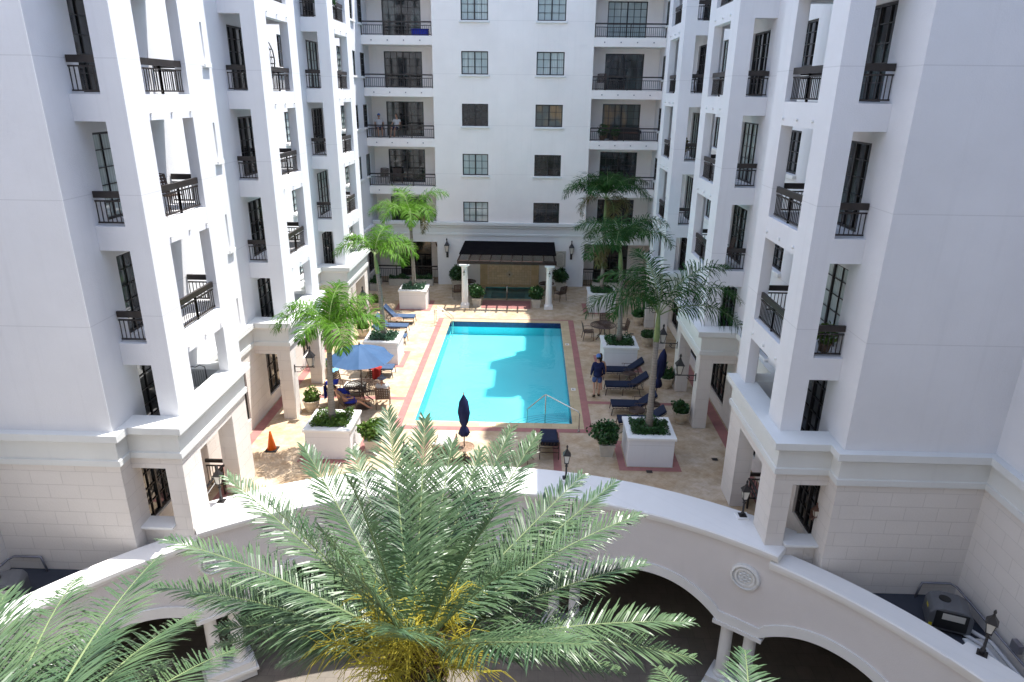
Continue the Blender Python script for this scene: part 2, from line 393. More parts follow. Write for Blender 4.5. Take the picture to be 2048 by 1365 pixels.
def wing(s):
    west=s<0
    side='west' if west else 'east'
    X=lambda u:AX+s*u
    root=thing('apartment_wing','long white apartment wing '+('on the left, its balcony towers sunlit' if west else 'on the right, its balcony towers in shade'),'building',(0,0,0),0,'apartment wings flanking the pool court')
    bf=lambda u0,u1,y0,y1,z0,z1,mb:mb.box(X(u0),X(u1),y0,y1,z0,z1)
    into=s
    rnd=random.Random(5 if west else 9)
    # main body wall on the court, u=8.7 : openings for doors and windows
    holes=[]; wins=[]; doors=[]
    for bi,(y0,dz) in enumerate(OPEN):
        for k in range(0,6):
            sl=2.94+dz+H*k
            zt=sl+2.02
            if k==0: zt=5.0+dz
            doors.append((y0+.55,y0+2.35,sl+.03,zt,k)); 
            wy=y0+5.1 if bi else (y0+5.15 if west else y0+4.7)
            wy1=wy+1.15
            if bi==2: wy=y0+5.45;wy1=wy+1.1
            zb=sl+.88
            if k==0: zb=sl+1.0
            wins.append((wy,wy1,zb,sl+2.07,bi,k))
            if bi==0: wins.append((21.75,21.87,zb,sl+2.0,'slot',k))
    for k in range(0,6):
        sl=3.24+2.83*k
        if k: wins.append((39.2,40.45,sl+.7,sl+1.98,'f',k)); wins.append((41.55,42.7,sl+.7,sl+1.98,'f',k))
    for d in doors: holes.append((d[0],d[1],d[2],d[3],.10))
    for w in wins: holes.append((w[0],w[1],w[2],w[3],.08))
    mb=MB(); panel(mb,'x',X(8.7),14.2,43.9,2.95,TOPZ,holes,into)
    # end wall facing the camera, far inner wall toward the camera, roof
    panel(mb,'y',14.2,min(X(8.7),X(12.18)),max(X(8.7),X(12.18)),2.95,TOPZ,[],1)
    mb.quad((X(12.18),14.2,2.95),(X(12.18),-3,2.95),(X(12.18),-3,TOPZ),(X(12.18),14.2,TOPZ))
    mb.box(X(12.2),X(20),-3,14.2,TOPZ-.3,TOPZ); mb.box(X(8.71),X(20),14.21,43.9,TOPZ-.3,TOPZ)
    mb.quad((X(20),-3,-4.6),(X(20),44,-4.6),(X(20),44,TOPZ),(X(20),-3,TOPZ))
    # balcony towers
    for bi,(y0,dz) in enumerate(OPEN):
        zb=2.97; zr=20.4
        bf(7.5,8.0,y0,y0+.28,zb,zr,mb); bf(7.5,7.78,y0+.281,y0+.87,zb,zr,mb); bf(7.5,7.78,y0+2.95,y0+3.519,zb,zr,mb); bf(7.5,8.0,y0+3.52,y0+3.8,zb,zr,mb)
        # raised corner caps on the tower roofs
        bf(7.35,8.7,y0-.12,y0+3.92,zr,zr+.5,mb)
        for k in range(0,7):
            sl=2.94+dz+H*k
            if k:
                for (ya,yb) in ((y0+.002,y0+.28),(y0+3.52,y0+3.798)): bf(8.0,8.698,ya,yb,sl-.56,sl if k<6 else zr,mb)
                bf(7.503,7.78,y0+.87,y0+2.95,sl-.56,sl if k<6 else zr,mb)
            bf(7.781,8.697,y0+.281,y0+3.519,sl-.22,sl-.02,mb)
    for ya,yb,z1 in ((32.5,33.4,26.7),(33.4,35.6,25.65),(35.6,36.65,26.7),(36.65,37.1,22.6),(24.2,25.2,26.4),(25.2,27.1,25.6),(27.1,28.0,26.4)): bf(7.5,8.69,ya+.001,yb-.001,21.5,z1,mb)  # unseen roof blocks added, shaped so their shadow steps across the pool
    mb.build('upper_wall','wall',root)
    # window / door units
    for (a,b,z0,z1,k) in doors:
        if k<6: window(root,'x',X(8.7),into,a,b,z0,z1,.10,4 if not west else 4,5,False,rnd.choice(['glass','glass','glass2','glass2','glass3'] if k else ['glass']),'balcony_door')
    for (a,b,z0,z1,bi,k) in wins:
        if bi=='slot': 
            m=MB(); (m.box(X(8.78),X(8.80),a,b,z0,z1)); sm=m.build('niche_back','trim',root); m2=MB(); m2.box(X(8.60),X(8.699),a-.16,b+.16,z0-.14,z0-.02); m2.build('niche_sill','trim',sm,bevel=.01)
        else: window(root,'x',X(8.7),into,a,b,z0,z1,.08,3,4,True,rnd.choice(['glass3','glass2','glass']) ,mull=0)
    # railings
    for bi,(y0,dz) in enumerate(OPEN):
        for k in range(1,6):
            sl=2.94+dz+H*k
            railing(root,(X(8.68),y0+.14,sl),(X(8.02),y0+.14,sl),.78,6,False)
            railing(root,(X(7.64),y0+.89,sl),(X(7.64),y0+2.93,sl),.78,19,True)
            railing(root,(X(8.68),y0+3.66,sl),(X(8.02),y0+3.66,sl),.78,6,False)
            for yy in (y0+.95,y0+1.9,y0+2.85):
                sc=MB()
                sc.lathe([(.035,0),(.035,.05)],(0,0,0),6)
                base=len(sc.v)-12
                for q in range(base,base+12):
                    vx,vy,vz=sc.v[q]; sc.v[q]=(X(7.5-vz),yy+vx,sl-.4+vy)
                sc.build('drain_spout','trim',root)
    # cornice band round the wing
    pth=[(12.18,-3),(12.18,14.2),(8.7,14.2),(8.7,14.65),(7.4,14.65),(7.4,18.6),(8.7,18.6),(8.7,22.65),(7.4,22.65),(7.4,26.6),(8.7,26.6),(8.7,30.85),(7.4,30.85),(7.4,34.8),(8.7,34.8),(8.7,43.9)]
    P=[(X(u),y) for u,y in pth]
    if not west: P=P[::-1]
    # outside must lie to the right of travel: flip profile sign if needed
    sg=-1 if True else 1
    prof=[(0,2.93),(.07,2.93),(.07,3.08),(.035,3.10),(.035,3.55),(.09,3.60),(.2,3.66),(.2,3.84),(-.46,3.86),(-.46,2.95)]
    def outside_ok():
        d=Vector((P[1][0]-P[0][0],P[1][1]-P[0][1],0)).normalized(); nrm=Vector((d.y,-d.x,0))
        # first (or last) leg : outside is towards the court axis
        return True
    d=Vector((P[1][0]-P[0][0],P[1][1]-P[0][1],0)).normalized(); nx=d.y
    want=-s
    if nx*want<0: prof=[(-a,z) for a,z in prof]
    cornice(root,P,prof,'frieze')
    # lower storey, scored blocks
    lb=MB()
    up=2.94
    # end wall and wall toward camera
    panel(lb,'y',14.2,min(X(8.7),X(12.18)),max(X(8.7),X(12.18)),-.4,up,[],1)
    lb.quad((X(12.18),14.2,-4.6),(X(12.18),-3,-4.6),(X(12.18),-3,up),(X(12.18),14.2,up))
    # inner wall u=8.7 with tall dark windows
    lw=[(15.0,16.3,.72,2.5)]+[(a,a+2.1,.45,2.62) for a in (19.6,23.6,27.6,31.8)]+[(37.2,39.2,.45,2.62),(40.6,42.6,.9,2.5)]
    panel(lb,'x',X(8.7),14.2,43.9,-.1,up,[(a,b,c,d_,.1) for a,b,c,d_ in lw],into)
    for a,b,c,d_ in lw: window(root,'x',X(8.7),into,a,b,c,d_,.10,4,4,False,'glass','ground_floor_window',1)
    # tower bases : piers and beams
    for bi,y0 in enumerate((14.65,22.65,30.85)):
        ye=y0+3.95
        a1=y0+(.95 if bi==0 else .55); b1=y0+(2.95 if bi==0 else 3.3)
        bf(7.4,7.85 if bi==0 else 7.88,y0,a1,-1.2 if bi==0 else 0,up,lb); bf(7.4,7.88,b1,ye,0,up,lb)
        bf(7.403,7.75,a1,b1,2.62,up,lb)
        bf(7.85 if bi==0 else 7.88,8.698,y0+.003,y0+.35,2.6,up,lb); bf(7.88,8.698,ye-.35,ye-.003,2.6,up,lb)
        if bi==0:
            bf(7.85,8.698,y0+.003,y0+.35,-1.2,.86,lb)
        # ceiling of the arcade
        bf(7.751,8.697,y0+.351,ye-.351,2.8,2.9,lb)
    lb.build('lower_wall','block',root)
    # white ledge at the near corner opening
    lg=MB(); bf(7.86,8.82,14.5,15.02,.861,.93,lg); lg.build('ledge','trim',root,bevel=.01)
    # ramp rail inside the first tower base
    railing(root,(X(8.6),17.95,.0),(X(7.9),17.95,.0),.95,8,False,.1)
    rm=MB(); rm.tube([(X(8.1),16.0,.55),(X(7.9),17.5,.95),(X(7.7),18.2,.98)],.04,6); rm.tube([(X(8.1),16.0,.35),(X(7.9),17.5,.75)],.025,6); rm.bar((X(7.9),17.5,0),(X(7.9),17.5,.95),.05); rm.bar((X(8.1),16.05,0),(X(8.1),16.05,.52),.05); rm.build('ramp_handrail','metal',root)
    # bronze wall lantern in the near opening
    return root
WEST=wing(-1); EAST=wing(1)
# ---------------------------------------------------------------- central block
def centre():
    root=thing('apartment_block','white apartment block closing the far end of the court','building')
    xl,xr=-5.86,3.40; D=43.8
    mb=MB(); holes=[];W=[]
    for k in range(0,5):
        z0=4.04+2.853*k
        for a,b in ((-4.19,-2.64),(.15,1.75)): holes.append((a,b,z0,z0+1.25,.09)); W.append((a,b,z0,z0+1.25,k))
    panel(mb,'y',42.,xl,xr,3.95,20.5,holes,1)
    # recess returns and back walls
    slabs=[3.24,6.17,8.99,11.825,14.63,17.45]
    for s in (-1,1):
        x0=AX+s*8.7; x1=xl if s<0 else xr
        mb.quad((x1,42,0),(x1,D,0),(x1,D,20.5),(x1,42,20.5))
        dh=[(AX+s*7.8 if s<0 else AX+s*5.5, AX+s*5.5 if s<0 else AX+s*7.8,z+.03,z+2.06,.08) for z in slabs[:-1]]
        dh.append(((-8.6,-6.5) if s<0 else (4.2,6.4))+(.05,2.5,.1))
        panel(mb,'y',D,min(x0,x1),max(x0,x1),0,20.5,dh,1)
        for k,z in enumerate(slabs):
            a,b=min(x0,x1)+.003,max(x0,x1)-.003
            if k: mb.box(a,b,42.003,D-.003,z-.48,z)
            else: mb.box(a,b,42.25,D-.003,z-.3,z-.02)
        mb.box(min(x0,x1)+.004,max(x0,x1)-.004,42.004,D-.004,18.1,20.5)
    mb.box(AX-20,AX+20,44.2,52,-.5,20.5)
    mb.box(AX-8.69,AX+8.69,42.05,44.3,20.2,20.51)
    for s in (-1,1): 
        a=AX+s*8.702; mb.box(a,AX+s*20,43.91,44.2,0,20.49)
    mb.build('upper_wall','wallf',root)
    gl={(0,0):'glass3',(0,1):'glass',(1,0):'glass3',(1,1):'glass',(2,0):'glass',(2,1):'glass4',(3,0):'glass3',(3,1):'glass3',(4,0):'glass3',(4,1):'glass3'}
    for a,b,z0,z1,k in W: window(root,'y',42.,1,a,b,z0,z1,.09,4,3,k>0,gl[(k,0 if a<-1 else 1)])
    for s in (-1,1):
        x0=AX+s*8.7; x1=xl if s<0 else xr
        for k,z in enumerate(slabs[:-1]):
            a,b=sorted((AX+s*5.5,AX+s*7.8)); window(root,'y',D,1,a,b,z+.03,z+2.06,.08,6,5,False,['glass','glass','glass2','glass','glass2'][k] if s<0 else ['glass','glass','glass4','glass2','glass3'][k],'balcony_door')
            if k:
                lo,hi=min(x0,x1)+.03,max(x0,x1)-.03
                railing(root,(lo,42.1,z),(hi,42.1,z),.76,34,True,.07)
                for q in range(4):
                    sp=MB(); xx=lo+(hi-lo)*(q+.6)/4.3; sp.box(xx-.03,xx+.03,41.96,42.003,z-.28,z-.22); sp.build('drain_spout','conduit',root)
        a,b=((-8.6,-6.5) if s<0 else (4.2,6.4)); window(root,'y',D,1,a,b,.05,2.5,.1,2,1,False,'glass','ground_floor_door')
        railing(root,(min(x0,x1)+.03,42.2,0),(max(x0,x1)-.03,42.2,0),1.15,34,True,.08)
    # cornice across the block
    prof=[(0,3.2),(.05,3.2),(.05,3.32),(.02,3.34),(.02,3.66),(.1,3.7),(.1,3.8),(.2,3.86),(.2,4.03),(-.2,4.05),(-.2,3.2)]
    P=[(AX-8.6,42.),(AX+8.6,42.)]
    cornice(root,P,[(a,z) for a,z in prof],'frieze')
    lo=MB(); panel(lo,'y',42.,xl,xr,-.1,3.25,[],1)
    for s in (-1,1):
        x0=AX+s*8.7; x1=xl if s<0 else xr
        lo.box(min(x0,x1),max(x0,x1),42.,42.25,2.75,3.25)
    lo.build('lower_wall','trim',root)
    return root
CEN=centre()
# ---------------------------------------------------------------- curved wall with arches
CC=Vector((AX,4.6,0))
def pol(r,th,z): a=R(th); return (CC.x+r*math.sin(a),CC.y+r*math.cos(a),z)
PA=[-58.2,-34.9,-11.5,11.5,34.9,58.2]; HP=2.65
def archz(th,off=0.):
    z=-2.0
    for i in range(-1,len(PA)):
        a=(PA[i]+HP) if i>=0 else -90; b=(PA[i+1]-HP) if i+1<len(PA) else 90
        if i==-1: a=PA[0]-23.3+HP
        if i==len(PA)-1: b=PA[-1]+23.3-HP
        if a<=th<=b:
            u=(th-(a+b)/2)/((b-a)/2); return -2.0+.78*(1-abs(u)**2.2)
    return z
def curved():
    root=thing('curved_arcade_wall','curved white wall with arches, round medallions and paired columns below the pool terrace','wall')
    ri,ro=12.42,13.3
    mb=MB(); ths=[-84+.5*k for k in range(337)]
    for p in PA: ths+= [p-HP,p+HP]
    ths=sorted(set(ths))
    for a,b in zip(ths,ths[1:]):
        m_=(a+b)/2; pier=any(abs(m_-p)<HP for p in PA)
        za,zb=(-2.0,-2.0) if pier else (archz(a),archz(b)); 
        if not pier:
            za=archz(max(a,a+1e-4)); zb=archz(b-1e-4)
        zt=.66 if abs(m_)<37.8 else .36
        ro=13.3 if abs(m_)<37.8 else 12.88
        mb.quad(pol(ri,a,za),pol(ri,b,zb),pol(ri,b,zt),pol(ri,a,zt))
        mb.quad(pol(ri,a,za),pol(ri,b,zb),pol(ro,b,zb),pol(ro,a,za))
        mb.quad(pol(ro,a,za),pol(ro,b,zb),pol(ro,b,zt),pol(ro,a,zt))
    mb.build('wall','wallg',root)
    # raised band that follows the arches
    ar=MB(); w=.3; r2=ri-.05
    prev=None
    for a in ths:
        z=archz(a); dz=(archz(a+.2)-archz(a-.2))/(.4*math.pi/180*ri)
        k=1/math.sqrt(1+dz*dz); top=z+w*min(1.25,1/k)
        q=(pol(r2,a,z-.0),pol(r2,a,top),pol(ri+.01,a,top),pol(r2+.03,a,z-.012),pol(ro,a,z-.012))
        if prev: 
            ar.quad(prev[0],q[0],q[1],prev[1]); ar.quad(prev[1],q[1],q[2],prev[2]); ar.quad(prev[0],q[0],q[3],prev[3])
        prev=q
    ar.build('arch_band','trim',root)
    # copings
    def cop(t0,t1,rf,rb,zt,th,name,mm='cope',lip=.06):
        c=MB(); n=int(abs(t1-t0)/.8)
        pr=[(rf+lip,zt-th-.09),(rf+lip,zt-th),(rf,zt-th+.03),(rf,zt-.03),(rf+.03,zt),(rb,zt),(rb,zt-th-.1)]
        k=len(pr)
        for i in range(n+1):
            a=t0+(t1-t0)*i/n
            for r_,z_ in pr: c.v.append(pol(r_,a,z_))
        for i in range(n):
            for j in range(k): p=i*k+j;q=i*k+(j+1)%k; c.f.append((p,q,q+k,p+k))
        c.f.append(tuple(range(k))); c.f.append(tuple(range(n*k,n*k+k)))
        return fixn(c.build(name,mm,root))
    cop(-36.2,38.4,12.25,13.62,.8,.14,'coping')
    cop(-84,-36.25,12.28,12.92,.52,.16,'coping'); cop(37.5,84,12.28,12.92,.52,.16,'coping')
    cop(56.6,84,12.2,13.0,.60,.10,'coping')
    cop(-84,-56.6,12.2,13.0,.60,.10,'coping')
    # medallions
    for p in (-34.9,-11.5,11.5,34.9):
        md=MB(); n=28
        def ring(r0,r1,d0,d1):
            for k in range(n):
                a0=2*math.pi*k/n;a1=2*math.pi*(k+1)/n
                f=lambda r_,a_,d_:pol(ri-d_,p+math.degrees(r_*math.sin(a_)/ri),-.30+r_*math.cos(a_))
                md.quad(f(r0,a0,d0),f(r0,a1,d0),f(r1,a1,d1),f(r1,a0,d1))
        ring(.39,.38,0,.08); ring(.38,.33,.08,.10); ring(.33,.31,.10,.03); ring(.31,.28,.03,.03); ring(.28,.27,.03,.08); ring(.27,.22,.08,.08); ring(.22,.20,.08,.025); ring(.20,0.001,.025,.03)
        for k in range(8):
            a=2*math.pi*k/8; 
            for (rr,sz) in ((.135,.052),(.06,.045)):
                c=pol(ri-.045,p+math.degrees(rr*math.sin(a+rr*4)/ri),-.30+rr*math.cos(a+rr*4))
                md.lathe([(.004,sz*.5),(sz*.8,.3*sz),(sz,0),(sz*.8,-.3*sz),(.004,-sz*.5)],c,8,False)
        md.build('medallion','trim',root,smooth=False)
    # paired columns
    for p in PA:
        c=MB()
        for t0,t1,ra,rb,z0,z1 in ((p-3.1,p+3.1,12.34,13.1,-2.12,-2.0),):
            n=6
            for i in range(n):
                a=t0+(t1-t0)*i/n;b=t0+(t1-t0)*(i+1)/n
                c.quad(pol(ra,a,z0),pol(ra,b,z0),pol(ra,b,z1),pol(ra,a,z1)); c.quad(pol(ra,a,z1),pol(ra,b,z1),pol(rb,b,z1),pol(rb,a,z1)); c.quad(pol(ra,a,z0),pol(ra,b,z0),pol(rb,b,z0),pol(rb,a,z0)); c.quad(pol(rb,a,z0),pol(rb,b,z0),pol(rb,b,z1),pol(rb,a,z1))
            for t in (t0,t1): c.quad(pol(ra,t,z0),pol(rb,t,z0),pol(rb,t,z1),pol(ra,t,z1))
        c.build('capital','trim',root)
        for dt in (-1.45,1.45):
            q=MB(); q.lathe([(.17,-2.13),(.19,-2.13),(.19,-2.2),(.165,-2.24),(.175,-3.9),(.22,-3.94),(.22,-4.02)],pol(12.66,p+dt,0),20); q.build('column','trim',root,smooth=False)
        b=MB(); a=R(p); er=Vector((math.sin(a),math.cos(a),0)); et=Vector((math.cos(a),-math.sin(a),0)); c0=Vector(pol(12.7,p,-4.3))
        b.obox(c0,et,er,Vector((0,0,1)),.66,.36,.28); b.obox(c0+Vector((0,0,.0)),et,er,Vector((0,0,1)),.72,.42,.05); b.build('pedestal','trim',root,bevel=.01)
    # shaded inside wall of the arcade
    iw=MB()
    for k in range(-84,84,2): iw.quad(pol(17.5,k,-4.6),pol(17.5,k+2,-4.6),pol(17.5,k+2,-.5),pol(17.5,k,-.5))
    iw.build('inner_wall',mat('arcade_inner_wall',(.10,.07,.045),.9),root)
    return root
CURV=curved()
# ---------------------------------------------------------------- ground, deck, pool
def deck():
    d=MB(); z=0.
    px0,px1,py0,py1=-4.2,1.72,22.75,34.55; sx0,sx1,sy0,sy1=-2.75,.12,39.02,41.68
    xs=[-10.5+.5*k for k in range(41)]
    xs=sorted(set([x for x in xs if -9.95<=x<=7.47]+[-9.95,7.47]))
    def front(x):
        q=13.28**2-(x-CC.x)**2; y=CC.y+math.sqrt(max(q,0)); return max(y,14.66)
    for a,b in zip(xs,xs[1:]): d.quad((a,front(a),z),(b,front(b),z),(b,22.0,z),(a,22.0,z))
    L,Rr=-9.95,7.47
    def rect(x0,x1,y0,y1): d.quad((x0,y0,z),(x1,y0,z),(x1,y1,z),(x0,y1,z))
    rect(L,Rr,22.,py0); rect(L,px0,py0,py1); rect(px1,Rr,py0,py1); rect(L,Rr,py1,sy0); rect(L,sx0,sy0,sy1); rect(sx1,Rr,sy0,sy1); rect(L,Rr,sy1,44)
    struct(d.build('pool_deck','deck'))
    def sheet(name,m,rects,z=.004):
        b=MB()
        for x0,x1,y0,y1 in rects: b.quad((x0,y0,z),(x1,y0,z),(x1,y1,z),(x0,y1,z))
        return struct(b.build(name,m))
    cw=.42
    sheet('pool_coping','coping',[(px0-cw,px0,py0-cw,py1+cw),(px1,px1+cw,py0-cw,py1+cw),(px0,px1,py0-cw,py0),(px0,px1,py1,py1+cw)])
    r=cw+.29; 
    rb=[(px0-r,px0-cw,py0-cw-.2,py1+cw+.13),(px1+cw,px1+r,py0-cw-.3,py1+cw+.13),(px0-cw,px1+cw,py0-cw-.3,py0-cw),(px0-cw,px1+cw,py1+cw,py1+cw+.13),
        (2.43,6.2,24.52,24.78),(-8.7,-4.91,24.52,24.78),(.93,1.2,18.1,22.03),(-3.7,-3.4,18.1,22.05),(-2.75,.1,37.0,38.6),(7.0,7.4,14.7,30),(-9.9,-9.55,18.7,30)]
    for cx in (AX-5.35,AX+5.35):
        for cy in (20.5,28.9,37.3):
            a=.78;b=1.02
            rb+=[(cx-b,cx+b,cy-b,cy-a),(cx-b,cx+b,cy+a,cy+b),(cx-b,cx-a,cy-a,cy+a),(cx+a,cx+b,cy-a,cy+a)]
    rb.append((-9.4,-8.9,17.0,18.3)); rb.append((5.7,6.2,16.6,17.4))
    sheet('brick_band','red',rb,.008)
    # pool shell
    fz=-.72; s=MB()
    s.quad((px0,py0,fz),(px1,py0,fz),(px1,py1,fz),(px0,py1,fz))
    for (a,b) in (((px0,py0),(px1,py0)),((px1,py0),(px1,py1)),((px1,py1),(px0,py1)),((px0,py1),(px0,py0))): s.quad((*a,fz),(*b,fz),(*b,-.50 if a[0]==b[0] else -.30),(*a,-.50 if a[0]==b[0] else -.30))
    # quarter round entry steps in the near right corner
    for k in range(6):
        rr=2.3-.33*k; zt=fz+.1*(k+1); n=16; c=(px1-.15,py0-.2)
        P=[(max(px0,c[0]-rr*1.25*math.cos(math.pi/2*j/n)),min(py1,c[1]+rr*math.sin(math.pi/2*j/n))) for j in range(n+1)]
        P=[(min(x,px1-.002),max(y,py0+.002)) for x,y in P]
        for p,q in zip(P,P[1:]): s.tri((px1-.002,py0+.002,zt),(*p,zt),(*q,zt)); s.quad((*p,zt-.1),(*q,zt-.1),(*q,zt),(*p,zt))
    struct(s.build('swimming_pool','pool'))
    ln=MB()
    for k in range(6):
        rr=2.3-.33*k; zt=fz+.1*(k+1)+.004; n=20; c=(px1-.15,py0-.2)
        P=[(c[0]-rr*1.25*math.cos(math.pi/2*j/n),c[1]+rr*math.sin(math.pi/2*j/n),zt) for j in range(n+1)]
        P2=[(c[0]-(rr-.035)*1.25*math.cos(math.pi/2*j/n),c[1]+(rr-.035)*math.sin(math.pi/2*j/n),zt) for j in range(n+1)]
        for j in range(n):
            if all(px0<p[0]<px1-.01 and py0+.01<p[1]<py1 for p in (P[j],P[j+1],P2[j],P2[j+1])): ln.quad(P[j],P[j+1],P2[j+1],P2[j])
    struct(ln.build('pool_step_edges','poolstep'))
    t=MB()
    for (a,b) in (((px0,py0),(px1,py0)),((px1,py0),(px1,py1)),((px1,py1),(px0,py1)),((px0,py1),(px0,py0))): t.quad((*a,-.50 if a[0]==b[0] else -.30),(*b,-.50 if a[0]==b[0] else -.30),(*b,.002),(*a,.002))
    struct(t.build('waterline_tiles','bluetile'))
    w=MB(); w.quad((px0,py0,-.15),(px1,py0,-.15),(px1,py1,-.15),(px0,py1,-.15)); struct(w.build('pool_water','water'))
    # spa
    sp=MB(); sp.quad((sx0,sy0,-.6),(sx1,sy0,-.6),(sx1,sy1,-.6),(sx0,sy1,-.6)); 
    for (a,b) in (((sx0,sy0),(sx1,sy0)),((sx1,sy0),(sx1,sy1)),((sx1,sy1),(sx0,sy1)),((sx0,sy1),(sx0,sy0))): sp.quad((*a,-.6),(*b,-.6),(*b,0),(*a,0))
    sp.box(sx0+.002,sx0+.4,sy0+.002,sy1-.002,-.599,-.28); sp.box(sx1-.4,sx1-.002,sy0+.002,sy1-.002,-.599,-.28); sp.box(sx0+.401,sx1-.401,sy1-.45,sy1-.002,-.599,-.28)
    struct(sp.build('spa_basin',mat('spa_plaster',(.34,.84,.84),.6)))
    w=MB(); w.quad((sx0,sy0,-.06),(sx1,sy0,-.06),(sx1,sy1,-.06),(sx0,sy1,-.06)); struct(w.build('spa_water','spawater'))
    sheet('spa_coping','coping',[(sx0-.3,sx1+.3,sy0-.3,sy0),(sx0-.3,sx0,sy0,sy1),(sx1,sx1+.3,sy0,sy1)],.004)
    # structure under the deck, low roofs, street
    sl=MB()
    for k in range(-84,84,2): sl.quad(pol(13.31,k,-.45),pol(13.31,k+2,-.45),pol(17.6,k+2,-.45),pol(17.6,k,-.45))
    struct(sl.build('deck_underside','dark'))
    for sgn in (-1,1):
        m=MB(); tt=[36+2*k for k in range(0,29)]
        for a,b in zip(tt,tt[1:]):
            def out(th):
                x,y,_=pol(12.9,th*sgn,0); return (AX+sgn*12.17,y),(x,y)
            (o1,i1),(o2,i2)=out(a),out(b)
            if i1[1]>14.19 and i2[1]>14.19: continue
            c=lambda p:(p[0],min(p[1],14.19),-.22)
            m.quad(c(i1),c(o1),c(o2),c(i2))
        struct(m.build('low_roof','roofdark'))
    st=MB(); st.quad((-60,-40,-4.6),(60,-40,-4.6),(60,60,-4.6),(-60,60,-4.6)); struct(st.build('street','street'))
deck()
exec_after=[]
# ---------------------------------------------------------------- vegetation
def leaflet(mb,p,d,side,L,w,droop):
    d=d.normalized(); wv=side.normalized()*w/2
    p1=p+d*(L*.45); d2=(d+Vector((0,0,-droop))).normalized(); p2=p1+d2*(L*.35); d3=(d2+Vector((0,0,-droop*1.2))).normalized(); p3=p2+d3*(L*.2)
    i=len(mb.v); mb.v+=[tuple(p-wv*.5),tuple(p+wv*.5),tuple(p1+wv),tuple(p1-wv),tuple(p2+wv*.75),tuple(p2-wv*.75),tuple(p3)]
    mb.f+=[(i,i+1,i+2,i+3),(i+3,i+2,i+4,i+5),(i+5,i+4,i+6)]
def frond_on(mb,rb,pts,n,LL,w,fwd,lift,droop,rnd,rr=.02,start=.12,prof=None,split=0.):
    """leaflets along a polyline rachis"""
    pts=[Vector(p) for p in pts]; seg=[(b-a).length for a,b in zip(pts,pts[1:])]; T=sum(seg)
    rb.tube(pts,[rr*(1-.8*i/(len(pts)-1)) for i in range(len(pts))],5,False)
    def at(s):
        s*=T
        for a,b,l in zip(pts,pts[1:],seg):
            if s<=l or b is pts[-1]: return a+(b-a)*min(1,s/l),(b-a).normalized()
            s-=l
    tw=rnd.uniform(-.25,.25)
    for k in range(n):
        s=start+(1-start)*(k+.5)/n; p,t=at(s)
        up=Vector((0,0,1)); S=t.cross(up)
        if S.length<.15: S=Vector((1,0,0)).cross(t)
        S.normalize(); U=S.cross(t).normalized()
        f=prof(s) if prof else (min(1,(s-start)*5+.35)*(1 if s<.6 else 1-.72*((s-.6)/.4)**1.4))
        for sd in (-1,1):
            fa=fwd+ (.9*(s-.6) if s>.6 else 0)+rnd.uniform(-.10,.10); li=lift+rnd.uniform(-.16,.16)+sd*tw*.6+rnd.uniform(-1,1)*split
            d=S*sd*math.cos(fa)+t*math.sin(fa)+U*li
            L=LL*f*rnd.uniform(.86,1.1)
            sidev=d.cross(U+S*rnd.uniform(-.4,.4)); leaflet(mb,p,d,sidev,L,w,droop*rnd.uniform(.6,1.4))
def bez(a,b,c,n=12): return [a*(1-t)**2+b*2*t*(1-t)+c*t*t for t in [i/n for i in range(n+1)]]
